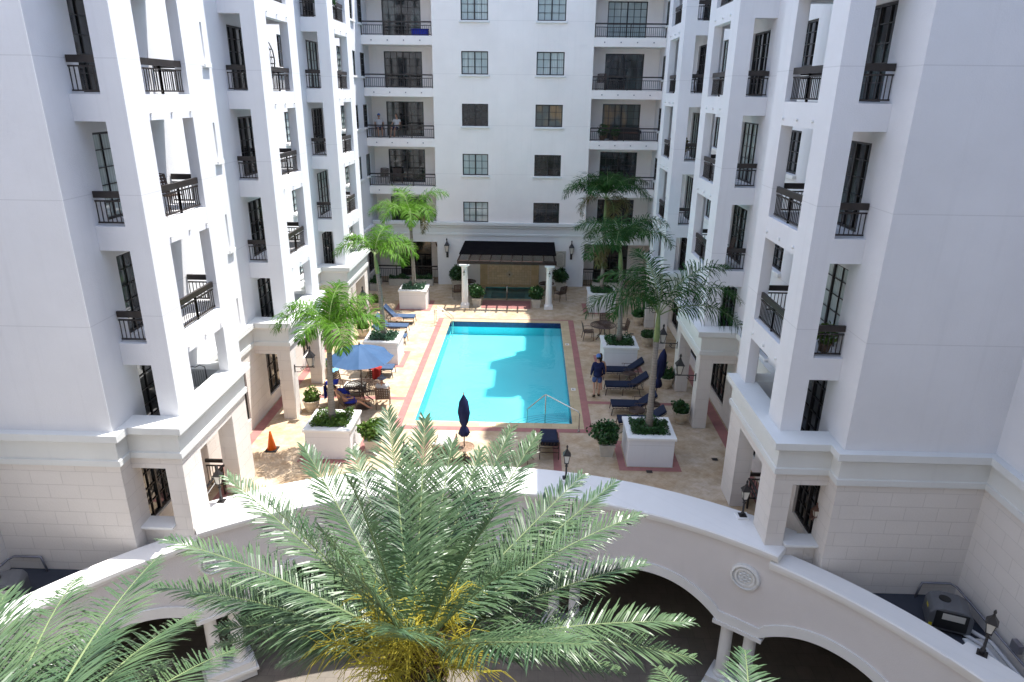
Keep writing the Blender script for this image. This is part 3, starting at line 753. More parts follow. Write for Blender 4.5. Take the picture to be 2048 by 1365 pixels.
def date_palm(name_label,Cn,tips,extra,seed,nl=78,trunk_z=-4.6,stalks=60):
    rnd=random.Random(seed); C=Vector(Cn)
    root=thing('date_palm',name_label,'palm tree',(C.x,C.y,trunk_z),0,'date palms in front of the curved wall')
    L=Vector((0,0,0))+C-Vector(root.location)
    mb=MB(); rb=MB()
    def add(tip,arch,LL=.55):
        T=Vector(tip)-C; base=L+T*.03+Vector((rnd.uniform(-.1,.1),rnd.uniform(-.1,.1),rnd.uniform(-.1,.15)))
        mid=L+T*.5+Vector((0,0,arch)); pts=bez(base,mid,L+T,12)
        frond_on(mb,rb,pts,nl,LL*min(1,T.length/3.4+.1),.023,.66,rnd.uniform(.05,.36),rnd.uniform(.1,.34),rnd,.019,.13,None,.16)
    for t in tips: 
        el=(t[2]-C.z); add(t,rnd.uniform(.35,.6) if el<1.2 else rnd.uniform(.1,.3))
    for k in range(extra):
        a=rnd.uniform(0,2*math.pi); el=R(rnd.choice([-40,-25,-12,-5,0])+rnd.uniform(-8,8)); l=rnd.uniform(2.7,3.5)
        add(C+Vector((math.sin(a)*math.cos(el),math.cos(a)*math.cos(el),math.sin(el)))*l,rnd.uniform(.3,.6))
    crown=mb.build('crown','date',root); rb.build('rachis','rachis',crown)
    tr=MB(); zz=L.z
    tr.tube([(0,0,0),(0,0,zz*.5),(0,0,zz-.5),(0,0,zz-.1)],[.27,.24,.3,.22],14)
    t=tr.build('trunk','trunkd',root,True)
    bo=MB()
    for k in range(70):
        a=k*2.4; z=zz-1.5+1.5*k/70; p=Vector((.24*math.cos(a),.24*math.sin(a),z)); bo.bar(p,p+Vector((.16*math.cos(a),.16*math.sin(a),.22)),.10,.05)
    bo.build('leaf_boots','trunkd',t)
    if stalks:
        ys=MB()
        for k in range(stalks):
            a=rnd.uniform(0,2*math.pi); e=rnd.uniform(.3,1.15); l=rnd.uniform(.55,1.3); d=Vector((math.cos(a)*math.cos(e),math.sin(a)*math.cos(e),math.sin(e)))
            b=L+Vector((0,0,-.15)); tip=b+d*l
            ys.tube([b,b+d*l*.6,tip],[.018,.014,.01],4,False)
            for q in range(19):
                s=tip-d*rnd.uniform(0,.55); dd=(d*.5+Vector((rnd.uniform(-1,1),rnd.uniform(-1,1),rnd.uniform(-.9,.5)))*.65).normalized(); l2=rnd.uniform(.22,.5)
                e1=s+dd*l2*.6; e2=e1+(dd+Vector((0,0,-.9))).normalized()*l2*.5
                ys.tube([s,e1,e2],[.006,.0055,.003],3,False)
        ys.build('flower_stalks','yellow',root)
        dk=MB()
        for k in range(24):
            a=rnd.uniform(0,6.28); e=rnd.uniform(.2,.9); d=Vector((math.cos(a)*math.cos(e),math.sin(a)*math.cos(e),math.sin(e))); dk.tube([L-Vector((0,0,.2)),L+d*.45],[.05,.02],5)
        dk.build('dead_frond_bases','trunkd',t)
    return root
DATE =((-1.39,6.97,4.57),[(-3.42,9.12,6.44), (-2.77,9.47,6.22), (-2.21,9.64,6.84), (-1.64,9.78,6.65), (-1.19,9.66,6.29), (-0.26,10.16,6.30), (0.17,9.99,6.27), (0.91,9.40,5.91), (1.39,9.19,5.91), (1.71,8.65,5.70), (0.78,8.88,5.38), (-4.50,8.75,6.10), (-5.39,7.80,4.83), (1.88,8.70,4.78), (2.48,7.97,4.34), (2.50,7.69,3.94), (-2.03,5.68,7.42), (-0.35,6.33,7.20), (-1.20,5.01,6.83), (-4.59,7.80,3.80), (-3.78,8.09,3.15), (1.48,7.88,3.48), (0.84,8.97,4.31), (-2.78,6.24,7.35), (-1.98,6.57,7.48), (0.02,6.10,6.83), (-5.08,8.21,4.36), (-5.04,7.80,5.66), (-0.74,9.67,6.16), (-1.83,9.39,6.29), (0.67,5.26,6.49), ])
LEFTP =((-3.90,3.23,6.48),[(-4.52,6.76,6.17), (-5.31,6.41,6.12), (-4.14,6.74,5.34), (-5.78,5.93,6.29), (-5.49,5.89,5.70), (-4.35,6.26,5.00), (-3.67,6.66,4.87), (-4.96,6.30,5.48), (-6.09,5.82,6.64), (-6.60,5.29,6.43), (-3.32,6.14,4.45), ])
RIGHTP =((2.10,4.19,5.12),[(2.71,6.50,5.28), (1.79,6.91,4.55), (3.02,6.41,5.04), (3.70,6.43,4.60), (1.40,6.74,3.71), ])

date_palm('large silvery date palm with yellow flower stalks in the middle foreground',DATE[0],DATE[1],12,3,98,-4.6,58)
date_palm('date palm at the lower left corner with fronds reaching up from outside the frame',LEFTP[0],LEFTP[1],0,8,84,-4.6,0)
date_palm('date palm whose frond tips just rise in front of the paired columns',RIGHTP[0],RIGHTP[1][:2],0,12,60,-4.6,0)
def court_palm(x,y,z0,ztop,seed,label,spec,lean=(0,0),mc='palm',L0=2.0,nf=9,spear=False):
    """ringed trunk, green crownshaft and arching fronds; spec = [(azimuth deg, elev deg, length, droop deg)]"""
    rnd=random.Random(seed); root=thing('feather_palm',label,'palm tree',(x,y,z0),0,'palms in the square planters')
    h=ztop-z0; tx,ty=lean
    tb=MB(); P=lambda s:Vector((tx*s*s,ty*s*s,h*s))
    sh=.76
    tb.tube([P(s) for s in (0,.1,.25,.5,sh)],[.15,.12,.105,.095,.085],12); tb.build('trunk','trunk',root,True)
    cb=MB(); cb.tube([P(s) for s in (sh,sh+.04,.9,1.)],[.095,.105,.08,.045],10); cb.build('crownshaft','shaft',root,True)
    mb=MB(); rb=MB(); br=MB()
    for i,(az,el,L,dr) in enumerate(spec):
        a=R(az); pts=[P(.97)]; n=12
        for k in range(n):
            e=R(el-dr*((k+.5)/n)**1.25); d=Vector((math.sin(a)*math.cos(e),math.cos(a)*math.cos(e),math.sin(e))); pts.append(pts[-1]+d*(L/n))
        dry=(dr>=150)
        frond_on(br if dry else mb,rb,pts,84,.72*min(1.1,L/2),.030,.5,.05,.55,rnd,.02,.13,None,.6)
    if spear: rb.tube([P(1),P(1)+Vector((.03,0,.8)),P(1)+Vector((-.03,0,1.5))],[.02,.015,.004],5)
    c=mb.build('crown',mc,root); rb.build('rachis','shaft',c)
    if br.v: br.build('dry_fronds','palmbr',root)
    return root
def spec_rand(seed,n,el0=62,L=2.0,dr=115):
    r=random.Random(seed); return [(360*i/n+r.uniform(-14,14),el0+r.uniform(-22,14),L*r.uniform(.85,1.1),dr+r.uniform(-25,25)) for i in range(n)]
XL_,XR_=AX-5.36,AX+5.36
court_palm(XL_,20.5,1.05,4.35,1,'green feather palm in the nearest left planter, beside the blue parasol',
    [(-92,62,2.3,140),(-75,74,1.9,110),(-150,60,1.6,140),(95,64,2.2,125),(75,78,2.0,95),(60,58,2.0,130),(150,56,2.2,135),(10,84,1.9,75)],(.14,.05))
court_palm(XL_,28.9,1.05,5.0,2,'tall green feather palm in the middle left planter near the wing',[(-95,55,2.1,125),(-75,72,1.8,110),(70,68,2.0,120),(95,55,2.3,125),(115,40,1.9,110),(20,80,1.8,90)],(-.2,0))
court_palm(XL_,37.3,1.05,5.4,3,'bright green feather palm in the far left planter beside the pergola',spec_rand(31,8,62,2.6,108)+[(100,10,1.7,150)],(-.1,0))
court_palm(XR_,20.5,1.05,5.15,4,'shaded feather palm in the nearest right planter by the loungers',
    [(-100,60,3.0,130),(-82,78,2.6,105),(-120,66,2.4,135),(95,62,3.0,112),(80,74,2.9,88),(98,34,3.0,95),(-25,84,2.6,80)],(.0,.05),'palmshade',spear=True)
court_palm(XR_,28.9,1.05,5.5,5,'shaded feather palm in the middle right planter with brown drooping fronds',spec_rand(55,9,68,2.7,122)+[(-100,25,1.7,155),(-60,15,1.6,160)],(-.25,0),'palmshade',spear=True)
court_palm(XR_,37.3,1.05,6.4,6,'tallest shaded feather palm in the far right planter with brown drooping fronds',spec_rand(66,12,68,3.0,122)+[(-95,35,2.2,160),(100,30,2.0,155),(160,20,1.8,155)],(-.05,0),'palmshade',spear=True)
def leafball(rx,ry,rz,n,seed,size=.07,flat=False,lump=.22):
    r=random.Random(seed); mb=MB(); lob=[(Vector((r.gauss(0,1),r.gauss(0,1),abs(r.gauss(0,1))*.8)).normalized(),r.uniform(-lump,lump)) for _ in range(14)]
    for k in range(n):
        d=Vector((r.gauss(0,1),r.gauss(0,1),r.gauss(0,1))).normalized()
        if flat and d.z<0: d.z=-d.z
        q=1+sum(a*max(0,d.dot(v))**6 for v,a in lob); rad=q*(r.uniform(.35,1)**.45)*r.uniform(.72,1.22)
        if flat:
            p=Vector((r.uniform(-1,1)*rx,r.uniform(-1,1)*ry,0)); hh=rz*(.45+.55*math.sin(p.x*7+seed)*math.sin(p.y*6+seed*2)*.6+.3*r.random()); p.z=hh*r.uniform(.2,1)
        else: p=Vector((d.x*rx*rad,d.y*ry*rad,d.z*rz*rad))
        t=Vector((r.gauss(0,1),r.gauss(0,1),r.gauss(0,.8)+.5)).normalized(); s_=t.cross(Vector((r.gauss(0,1),r.gauss(0,1),r.gauss(0,1)))).normalized(); l=size*r.uniform(.7,1.3)
        mb.quad(p-t*l*.5,p+s_*l*.32,p+t*l*.6,p-s_*l*.32)
    return mb
# planters
def planter(x,y,label,seed,mm='succ'):
    t=thing('square_planter',label,'planter',(x,y,0),0,'square planters under the palms')
    b=MB(); b.box(-.75,.75,-.75,.75,0,1.0); b.build('box','wall',t,bevel=.012)
    r=MB(); r.box(-.8,.8,-.8,-.5,1.0,1.09); r.box(-.8,.8,.5,.8,1.0,1.09); r.box(-.8,-.5,-.5,.5,1.0,1.09); r.box(.5,.8,-.5,.5,1.0,1.09); r.build('rim','cope',t)
    s=MB(); s.box(-.5,.5,-.5,.5,1.0,1.03); s.build('soil','soil',t)
    g=leafball(.62,.56,.34,1700,seed,.085,True); 
    g.v=[(a,b_,c+1.04) for a,b_,c in g.v]; g.build('ground_cover',mm,t)
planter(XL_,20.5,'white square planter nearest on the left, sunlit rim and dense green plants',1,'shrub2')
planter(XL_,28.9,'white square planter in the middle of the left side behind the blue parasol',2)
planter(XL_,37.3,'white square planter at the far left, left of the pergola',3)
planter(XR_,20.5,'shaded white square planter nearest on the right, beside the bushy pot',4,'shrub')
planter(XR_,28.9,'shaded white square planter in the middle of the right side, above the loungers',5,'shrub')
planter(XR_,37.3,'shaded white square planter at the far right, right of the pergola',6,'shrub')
def urn(x,y,label,seed,mm='shrub',s=1.):
    t=thing('stone_urn',label,'plant pot',(x,y,0),0,'round stone urns along the arcades'); t.scale=(s,s,s)
    p=MB(); p.lathe([(.17,0),(.20,.03),(.20,.06),(.17,.08),(.25,.16),(.285,.28),(.30,.36),(.285,.38),(.29,.42),(.33,.45),(.34,.48),(.31,.49),(.28,.46)],(0,0,0),22,False); p.build('urn','pot',t,True)
    so=MB(); so.lathe([(.29,.44),(.001,.45)],(0,0,0),16,False); so.build('soil','soil',t)
    g=leafball(.31,.31,.27,620,seed,.11,False,.5); g.v=[(a,b,c+.62) for a,b,c in g.v]; g.build('shrub',mm,t)
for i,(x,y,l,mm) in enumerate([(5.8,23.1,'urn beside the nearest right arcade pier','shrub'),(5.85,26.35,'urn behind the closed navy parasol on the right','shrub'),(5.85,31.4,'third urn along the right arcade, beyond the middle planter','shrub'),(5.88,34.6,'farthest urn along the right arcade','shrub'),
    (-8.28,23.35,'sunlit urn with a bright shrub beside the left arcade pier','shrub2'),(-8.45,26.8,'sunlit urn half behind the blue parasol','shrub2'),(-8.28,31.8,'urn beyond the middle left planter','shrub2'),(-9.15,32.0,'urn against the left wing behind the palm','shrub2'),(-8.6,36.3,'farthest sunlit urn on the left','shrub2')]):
    urn(x,y,'cream stone '+l,20+i,mm)
def boxpot(x,y,label,seed,s=1.,mm='shrub',wide=.42):
    t=thing('square_pot',label,'plant pot',(x,y,0),0,'square pots with round bushes'); t.scale=(s,s,s)
    p=MB(); k=.2;q=.25; A=[(-k,-k,0),(k,-k,0),(k,k,0),(-k,k,0)];B=[(-q,-q,.4),(q,-q,.4),(q,q,.4),(-q,q,.4)]
    for i in range(4): p.quad(A[i],A[(i+1)%4],B[(i+1)%4],B[i])
    p.box(-q-.02,q+.02,-q-.02,q+.02,.401,.46); p.build('pot','potg',t)
    st=MB(); st.tube([(0,0,.4),(.02,0,.7)],.03,6); st.build('stem','trunkd',t)
    g=leafball(wide,wide,.36,1100,seed,.13,False,.42); g.v=[(a,b,c+.82) for a,b,c in g.v]; g.build('foliage',mm,t)
boxpot(2.75,20.55,'pale square pot with a dark round bush beside the nearest right planter',41)
boxpot(-5.25,20.45,'square pot with a sunlit bush behind the date palm fronds',42,1.,'shrub2')
boxpot(-3.02,37.55,'square pot with a bush at the left foot of the pergola by the spa',43,1.05)
boxpot(.42,37.5,'square pot with a bush at the right foot of the pergola by the spa',44,1.05)
boxpot(-4.55,41.1,'pot with a large dark bush against the far wall left of the pergola',45,1.25)
boxpot(1.95,41.1,'pot with a large dark bush against the far wall under the framed notice',46,1.25)
def trough(x0,x1,y0,y1,label,seed):
    cx,cy=(x0+x1)/2,(y0+y1)/2; t=thing('trough_planter',label,'planter',(cx,cy,0),0,'long low troughs by the far wall')
    b=MB(); b.box(x0-cx,x1-cx,y0-cy,y1-cy,0,.42); b.build('trough','potg',t,bevel=.01)
    g=leafball((x1-x0)/2-.03,(y1-y0)/2-.03,.34,900,seed,.09,True); g.v=[(a,b_,c+.42) for a,b_,c in g.v]; g.build('ground_cover','shrub',t)
trough(-8.95,-7.6,41.45,41.85,'long pale trough by the far railing, left of the palm planter',51); trough(-7.5,-6.15,41.45,41.85,'long pale trough by the far railing, next to the white wall',52)
trough(-9.9,-9.45,40.2,41.8,'pale trough standing along the left wing wall',53); trough(4.0,6.0,41.45,41.85,'long pale trough by the far railing on the right, in shade',54)
t=thing('round_topiary','dark clipped ball shrub on the lower paving beside the column base','shrub',(4.3,14.0,-4.6)); g=leafball(.5,.5,.5,1800,61,.08,False,.05); g.v=[(a,b,c+.62) for a,b,c in g.v]; g.build('foliage','shrub',t); p=MB(); p.lathe([(.2,0),(.3,.2),(.32,.3)],(0,0,0),14); p.build('pot','potg',t)
# ---------------------------------------------------------------- pergola, fountain wall, signs
def pergola():
    t=thing('pergola','dark roofed pergola on two white columns over the spa','pergola',(AX,37.2,0))
    for x in (-2.44,2.36):
        c=MB(); c.box(x-.25,x+.25,-.25,.25,0,.16); c.lathe([(.24,.16),(.24,.22),(.205,.26),(.19,.3),(.165,2.28),(.19,2.30),(.19,2.34),(.17,2.36),(.22,2.42),(.25,2.46)],(x,0,0),22); c.box(x-.28,x+.28,-.28,.28,2.46,2.55); c.build('column','cope',t)
    b=MB(); b.box(-2.85,2.75,-.12,.12,2.56,2.74); b.build('beam','wood',t); b=MB(); b.box(-2.85,2.75,4.4,4.55,2.56,2.74); b.build('beam','wood',t)
    r=MB()
    for k in range(10):
        x=-2.78+.6*k; r.box(x-.03,x+.03,-.42,4.6,2.741,2.84)
    r.build('rafters','wood',t)
    m=MB(); 
    m.quad((-2.85,1.0,2.846),(2.75,1.0,2.846),(2.75,4.6,2.86),(-2.85,4.6,2.86)); m.quad((-2.85,1.0,2.885),(2.75,1.0,2.885),(2.75,4.6,2.9),(-2.85,4.6,2.9)); m.quad((-2.85,1.0,2.846),(2.75,1.0,2.846),(2.75,1.0,2.885),(-2.85,1.0,2.885))
    for x in (-2.85,2.75): m.quad((x,1.0,2.846),(x,4.6,2.86),(x,4.6,2.9),(x,1.0,2.885))
    m.build('roof_cover','lath',t)
    l=MB()
    for k in range(12): l.box(-2.80,2.70,-.36+.115*k-.008,-.36+.115*k+.008,2.85,2.862)
    l.build('battens','lath',t)
    for x in (-2.44,2.36):
        i=MB();g=MB(); lantern(i,g,(x,-.33,1.98),.55); i.bar((x,-.15,2.05),(x,-.33,2.0),.02); a=i.build('column_lantern','iron',t); g.build('lantern_glass','lampglass',a)
pergola()
t=thing('fountain_wall','tan tiled fountain panel with a stone frame behind the spa','fountain wall',(-1.28,41.9,0))
b=MB(); b.box(-1.87,1.87,-.06,.095,0,1.62); b.build('stone_frame','frametile',t)
b=MB(); b.box(-1.40,1.40,-.085,-.062,.12,1.42); b.build('tile_panel','tile',t)
b=MB()
for k in range(19): 
    for z in (.18,1.36): b.box(-1.34+.145*k,-1.26+.145*k,-.1,-.086,z-.035,z+.035)
for k in range(8):
    for x in (-1.34,1.34): b.box(x-.035,x+.035,-.1,-.086,.3+.14*k,.36+.14*k)
b.quad((0,-.1,1.05),(.24,-.1,.8),(0,-.1,.55),(-.24,-.1,.8)); b.build('relief_tiles','pot',t)
b=MB(); b.tube([(0,-.1,.78),(0,-.2,.76)],[.06,.03],8); b.build('spout','copper',t)
b=MB(); b.box(-1.95,1.95,-.30,.09,-.001,.05); b.build('ledge','frametile',t)
t=thing('framed_notice','cream framed notice with an arched inner border on the far wall right of the pergola','sign',(1.93,41.99,1.8))
b=MB(); b.box(-.34,.34,-.03,.005,-.52,.5); b.build('board','sign',t,bevel=.01)
b=MB(); P=[(-.27,-.036,-.45),(-.27,-.036,.33)]+[(-.27+.54*k/10,-.036,.33+.10*math.sin(math.pi*k/10)) for k in range(1,10)]+[(.27,-.036,.33),(.27,-.036,-.45),(-.27,-.036,-.45)]; b.tube(P,.012,4); b.build('border','signd',t)
b=MB(); r=random.Random(4)
for k in range(9):
    w=r.uniform(.12,.2); z=.25-.075*k
    x=-w
    while x<w: l=r.uniform(.02,.06); b.box(x,min(w,x+l),-.0345,-.0305,z-.012,z+.012); x+=l+.018
b.build('small_lettering','signd',t)
b=MB(); b.box(-.14,.14,-.02,.005,-.72,-.64); b.build('red_plate','redc',t)
def wall_lantern(x,y,z,label,s=1.,ny=-1,m='iron',group='lanterns on the far wall'):
    t=thing('wall_lantern',label,'lantern',(x,y,z),0,group); i=MB();g=MB(); lantern(i,g,(0,ny*.2,0),s)
    i.tube([(0,0,-.15*s),(0,ny*.1,-.26*s),(0,ny*.2,-.05*s)],.022,6); i.tube([(0,0,-.15*s),(0,ny*.05,.1),(0,ny*.14,.2*s)],.015,5); i.box(-.05*s,.05*s,-.01,.01,-.3*s,.1*s); a=i.build('bracket_and_roof',m,t); g.build('glass','lampglass',a)
wall_lantern(-5.23,41.99,2.2,'black lantern on the far wall left of the pergola',1.45); wall_lantern(2.6,41.99,2.2,'black lantern on the far wall right of the framed notice',1.45)
wall_lantern(-6.15,43.75,2.3,'small copper lantern inside the far left recess',.75,-1,'copper')
wall_lantern(7.42,15.1,1.55,'copper lantern on the side wall in the lower opening of the right wing',.7,-1,'copper') 
def bracket_lantern(x,y,s,label):
    t=thing('bracket_lantern',label,'lantern',(x,y,2.0),0,'lanterns on scrolled arms of the arcade piers'); d=-s
    i=MB();g=MB(); lantern(i,g,(d*.62,0,.06),1.35); i.bar((0,0,0),(d*.75,0,0),.028); i.bar((0,0,-.22),(0,0,.08),.04)
    i.tube([(d*.05,0,-.2),(d*.2,0,-.2),(d*.32,0,-.1),(d*.3,0,-.03),(d*.22,0,-.06),(d*.25,0,-.12)],.014,5); i.tube([(d*.62,0,0),(d*.62,0,.06)],.025,6)
    a=i.build('arm_and_roof','iron',t); g.build('glass','lampglass',a)
for s,nm in ((-1,'left'),(1,'right')):
    for y,l in ((22.93,'nearest'),(26.3,'second'),(31.1,'third')): bracket_lantern(AX+s*7.39,y,s,'black lantern on a scrolled arm, %s pier of the %s arcade'%(l,nm))
def coping_lamp(x,y,z,label,plinth=True,rz=0):
    t=thing('post_lamp',label,'lamp',(x,y,z),rz,'post lamps on the curved coping')
    i=MB();g=MB()
    if plinth: p=MB(); p.box(-.16,.16,-.16,.16,0,.05); p.build('plinth','cope',t); z0=.05
    else: z0=0.003
    i.box(-.10,.10,-.10,.10,z0,z0+.02); i.lathe([(.05,z0+.02),(.055,.12),(.03,.16),(.028,.42),(.05,.45),(.028,.5),(.03,.55)],(0,0,0),8); lantern(i,g,(0,0,.58),1.0)
    a=i.build('post_and_roof','iron',t); g.build('glass','lampglass',a)
coping_lamp(-8.47,15.95,.8,'black post lamp at the left end of the curved coping, in sun',False); coping_lamp(1.21,17.56,.8,'black post lamp on the curved coping in front of the lounger and the dark bush'); coping_lamp(5.95,15.88,.8,'black post lamp on the curved coping beside the right wing')
coping_lamp(9.72,11.42,.60,'black post lamp at the lower right corner in front of the grey machine',False,.9)
coping_lamp(-3.6,17.57,.8,'black post lamp on the coping hidden behind the date palm')
# ---------------------------------------------------------------- furniture
def lounger(cush='navy',seat_only=False,ba=38,fr='brown'):
    """foot at x=0, head towards +x, width along y"""
    t=thing('sun_lounger','x','sun lounger',(0,0,0),0,'sun loungers round the pool')
    f=MB(); W=.32; zs=.32
    for y in (-W,W): f.tube([(0,y,0),(.04,y,zs*.9),(.12,y,zs),(1.25,y,zs),(1.55,y,zs-.02)],.018,6); f.tube([(1.35,y,zs),(1.42,y,0)],.018,6); f.tube([(.7,y,zs),(.7,y,0)],.016,6)
    for x in (.05,.4,.8,1.2,1.5): f.bar((x,-W,zs),(x,W,zs),.025)
    for y in (-W,W): f.tube([(.95,y,zs),(.95,y,zs+.2),(.90,y,zs+.24),(.85,y,zs+.2),(.88,y,zs+.17)],.011,5); f.tube([(.95,y,zs+.22),(1.5,y,zs+.22)],.013,5)
    f.build('frame',fr,t)
    a=R(ba); sb=MB()
    for k in range(9): sb.bar((.06+.13*k,-W,zs-.05),(.06+.13*k,-W,zs),.02); 
    for k in range(6): y=-.25+.1*k; sb.bar((1.1,y,zs+.01),(1.1+.75*math.cos(a),y,zs+.01+.75*math.sin(a)),.016)
    for y in (-W,W): sb.bar((1.1,y,zs+.01),(1.1+.78*math.cos(a),y,zs+.01+.78*math.sin(a)),.022); sb.bar((1.1+.5*math.cos(a),y,zs+.5*math.sin(a)),(1.5,y,zs-.02),.016)
    sb.build('back_frame',fr,t)
    c=MB(); c.box(.0,1.08,-.29,.29,zs+.02,zs+.11); c.build('seat_cushion',cush,t,False,.025)
    c=MB(); X_=Vector((math.cos(a),0,math.sin(a)));Z_=Vector((-math.sin(a),0,math.cos(a))); c.obox(Vector((1.10,0,zs+.06))+X_*.39+Z_*.01,X_,Vector((0,1,0)),Z_,.39,.29,.045); c.build('back_cushion',cush,t,False,.025)
    return t
lo=lounger(); lo['label']='navy lounger on the right, farthest of the row by the middle planter'; lo.location=(3.28,27.3,0)
for l,loc,rz in (('navy lounger on the right next to the walking man, second in the row',(3.22,25.7,0),0),('navy lounger on the right with a steep back, third in the row',(3.26,23.85,0),.0),('navy lounger half hidden behind the nearest right planter',(3.35,22.5,0),0),('navy lounger seen from behind its head, by the small round table near the coping',(.79,21.5,0),-math.pi/2)): dup(lo,loc,rz,l)
l2=lounger('denim',ba=48); l2['label']='faded blue lounger with raised back, farthest on the left'; l2.location=(-6.05,34.1,0); l2.rotation_euler.z=math.pi
dup(l2,(-6.15,32.55,0),math.pi,'faded blue lounger behind the palm trunk, second from the far left'); dup(l2,(-5.8,27.0,0),math.pi,'faded blue lounger sticking out from under the blue parasol'); dup(l2,(-5.95,31.0,0),math.pi,'faded blue lounger hidden behind the middle left planter')
l3=lounger('whitec',ba=35); l3['label']='pale lounger in the sun, left of the closed parasol near the coping'; l3.location=(-2.77,21.2,0); l3.rotation_euler.z=-math.pi/2
def side_table(label,x,y,r=.27,h=.5,m='brown'):
    t=thing('side_table',label,'table',(x,y,0),0,'small round side tables'); b=MB()
    for q in (.25,.45,.65,.82): b.torus((0,0,h),r*q,.011,20,4)
    b.torus((0,0,h),r,.018,24,6)
    for k in range(12): a=k*math.pi/6; b.bar((r*.2*math.cos(a),r*.2*math.sin(a),h),(r*math.cos(a),r*math.sin(a),h),.02,.01)
    if m!='brown' or True: b.lathe([(r*.96,h-.012),(r*.96,h-.006)],(0,0,0),20)
    b.build('table_top',m,t); 
    for k in range(3):
        a=k*2.094+.5; l=MB(); l.tube([(.03*math.cos(a),.03*math.sin(a),h-.02),(.05*math.cos(a),.05*math.sin(a),h*.5),(.12*math.cos(a),.12*math.sin(a),.15),(.24*math.cos(a),.24*math.sin(a),0)],.014,5); l.build('leg','brown',t)
side_table('small round brown table between the first two loungers on the right',4.32,26.6); side_table('small round brown table beside the third lounger on the right',4.15,23.15,.3,.45)
side_table('small round tan table at the foot of the closed navy parasol',-2.05,19.85,.33,.55,'tan'); side_table('small round brown table between the date palm frond and the navy lounger',.07,19.95,.32,.55)
side_table('small tan table beside the parasol lounger on the left',-6.8,26.5,.3,.5,'tan'); side_table('small tan table in front of the farthest left lounger',-6.9,33.4,.3,.45,'tan')
def round_table(label,x,y,r=.6,h=.72):
    t=thing('round_table',label,'table',(x,y,0),0,'round patio tables'); b=MB(); b.torus((0,0,h),r,.025,32,6)
    for q in range(1,8): b.torus((0,0,h),r*q/8,.016,26,4)
    for k in range(16): a=k*math.pi/8; b.bar((r*.1*math.cos(a),r*.1*math.sin(a),h),(r*math.cos(a),r*math.sin(a),h),.03,.012)
    b.build('table_top','brown',t)
    for k in range(4): a=k*math.pi/2+.6; l=MB(); l.tube([(.1*math.cos(a),.1*math.sin(a),h),(.12*math.cos(a),.12*math.sin(a),.3),(.42*math.cos(a),.42*math.sin(a),0)],.022,6); l.build('leg','brown',t)
round_table('round brown slatted table under the blue parasol on the left',-6.5,24.2,.66); round_table('round brown table at the far right beyond the middle planter',3.75,32.3,.62); round_table('round dark table left of the spa by the far bush',-3.75,40.2,.45); round_table('round dark table right of the spa by the far bush',1.05,40.0,.45)
def chair(cush=None):
    """faces +y"""
    t=thing('patio_chair','x','chair',(0,0,0),0,'woven metal patio chairs'); f=MB(); W=.26
    for x in (-W,W):
        f.tube([(x,.24,0),(x,.24,.42),(x,.22,.62),(x,.0,.64),(x,-.22,.62)],.015,5); f.tube([(x,-.28,0),(x,-.22,.42),(x,-.32,.9)],.015,5)
    f.tube([(-W,-.32,.9),(-.1,-.34,.93),(.1,-.34,.93),(W,-.32,.9)],.016,5); f.build('frame','brown',t)
    s=MB()
    for k in range(7): y=-.22+.075*k; s.bar((-W,y,.42),(W,y,.42),.045,.008)
    for k in range(6): x=-.21+.084*k; s.bar((x,-.22,.425),(x,.24,.425),.045,.008)
    s.build('seat','brown',t)
    b=MB()
    for k in range(6): x=-.21+.084*k; b.bar((x,-.222,.44),(x,-.315,.9),.045,.008)
    for k in range(6): z=.47+.08*k; y=-.222-.095*(z-.44)/.46; b.bar((-W,y-.006,z),(W,y-.006,z),.008,.045)
    b.build('backrest','brown',t)
    if cush: c=MB(); c.box(-.23,.23,-.2,.22,.432,.49); c.build('cushion',cush,t,bevel=.02)
    return t
ch=chair(); ch['label']='brown woven chair with its back to the camera under the person in the grey hat'; ch.location=(-5.62,23.85,0); ch.rotation_euler.z=.15
chs=[('brown chair draped with a royal blue towel beside the palm trunk',(-7.55,24.0,0),-1.2),('brown chair holding the reclining person in blue',(-6.85,23.2,0),-.9),('brown chair with a light blue towel behind the palm trunk',(-7.6,25.2,0),-1.9),('brown chair behind the round table, with the red towel',(-6.2,25.2,0),3.3),
 ('brown chair on the left of the far right round table',(3.0,32.1,0),-1.5),('brown chair behind the far right round table',(3.95,33.3,0),3.1),('brown chair on the right of the far right round table',(4.75,32.6,0),1.7),('brown chair beside the left pergola column',(-4.3,38.9,0),.3),('brown chair beside the right pergola column',(1.85,38.9,0),.7)]
for l,loc,rz in chs: dup(ch,loc,rz,l)
for l,loc,rz in (('brown chair on the second floor balcony of the second left tower',(-9.3,25.3,5.88),-1.8),('brown chair on the third floor balcony of the second left tower',(-9.3,25.5,8.72),-1.2),('brown chair on the lowest railed balcony of the second right tower',(7.0,24.3,5.88),1.5),
 ('brown chair at the left end of the second floor facade balcony',(-9.3,43.1,6.17),3.0),('brown chair next to the end chair on the second floor facade balcony',(-8.4,43.2,6.17),3.4),('brown chair at the left end of the fourth floor facade balcony on the right',(4.0,43.1,11.83),2.9),('brown chair on the third floor balcony of the nearest left tower',(-9.3,17.3,8.63),-1.9),('brown chair on the fourth floor balcony of the farthest right tower',(6.9,32.3,11.7),1.3)): dup(ch,loc,rz,l,'chairs out on the balconies')
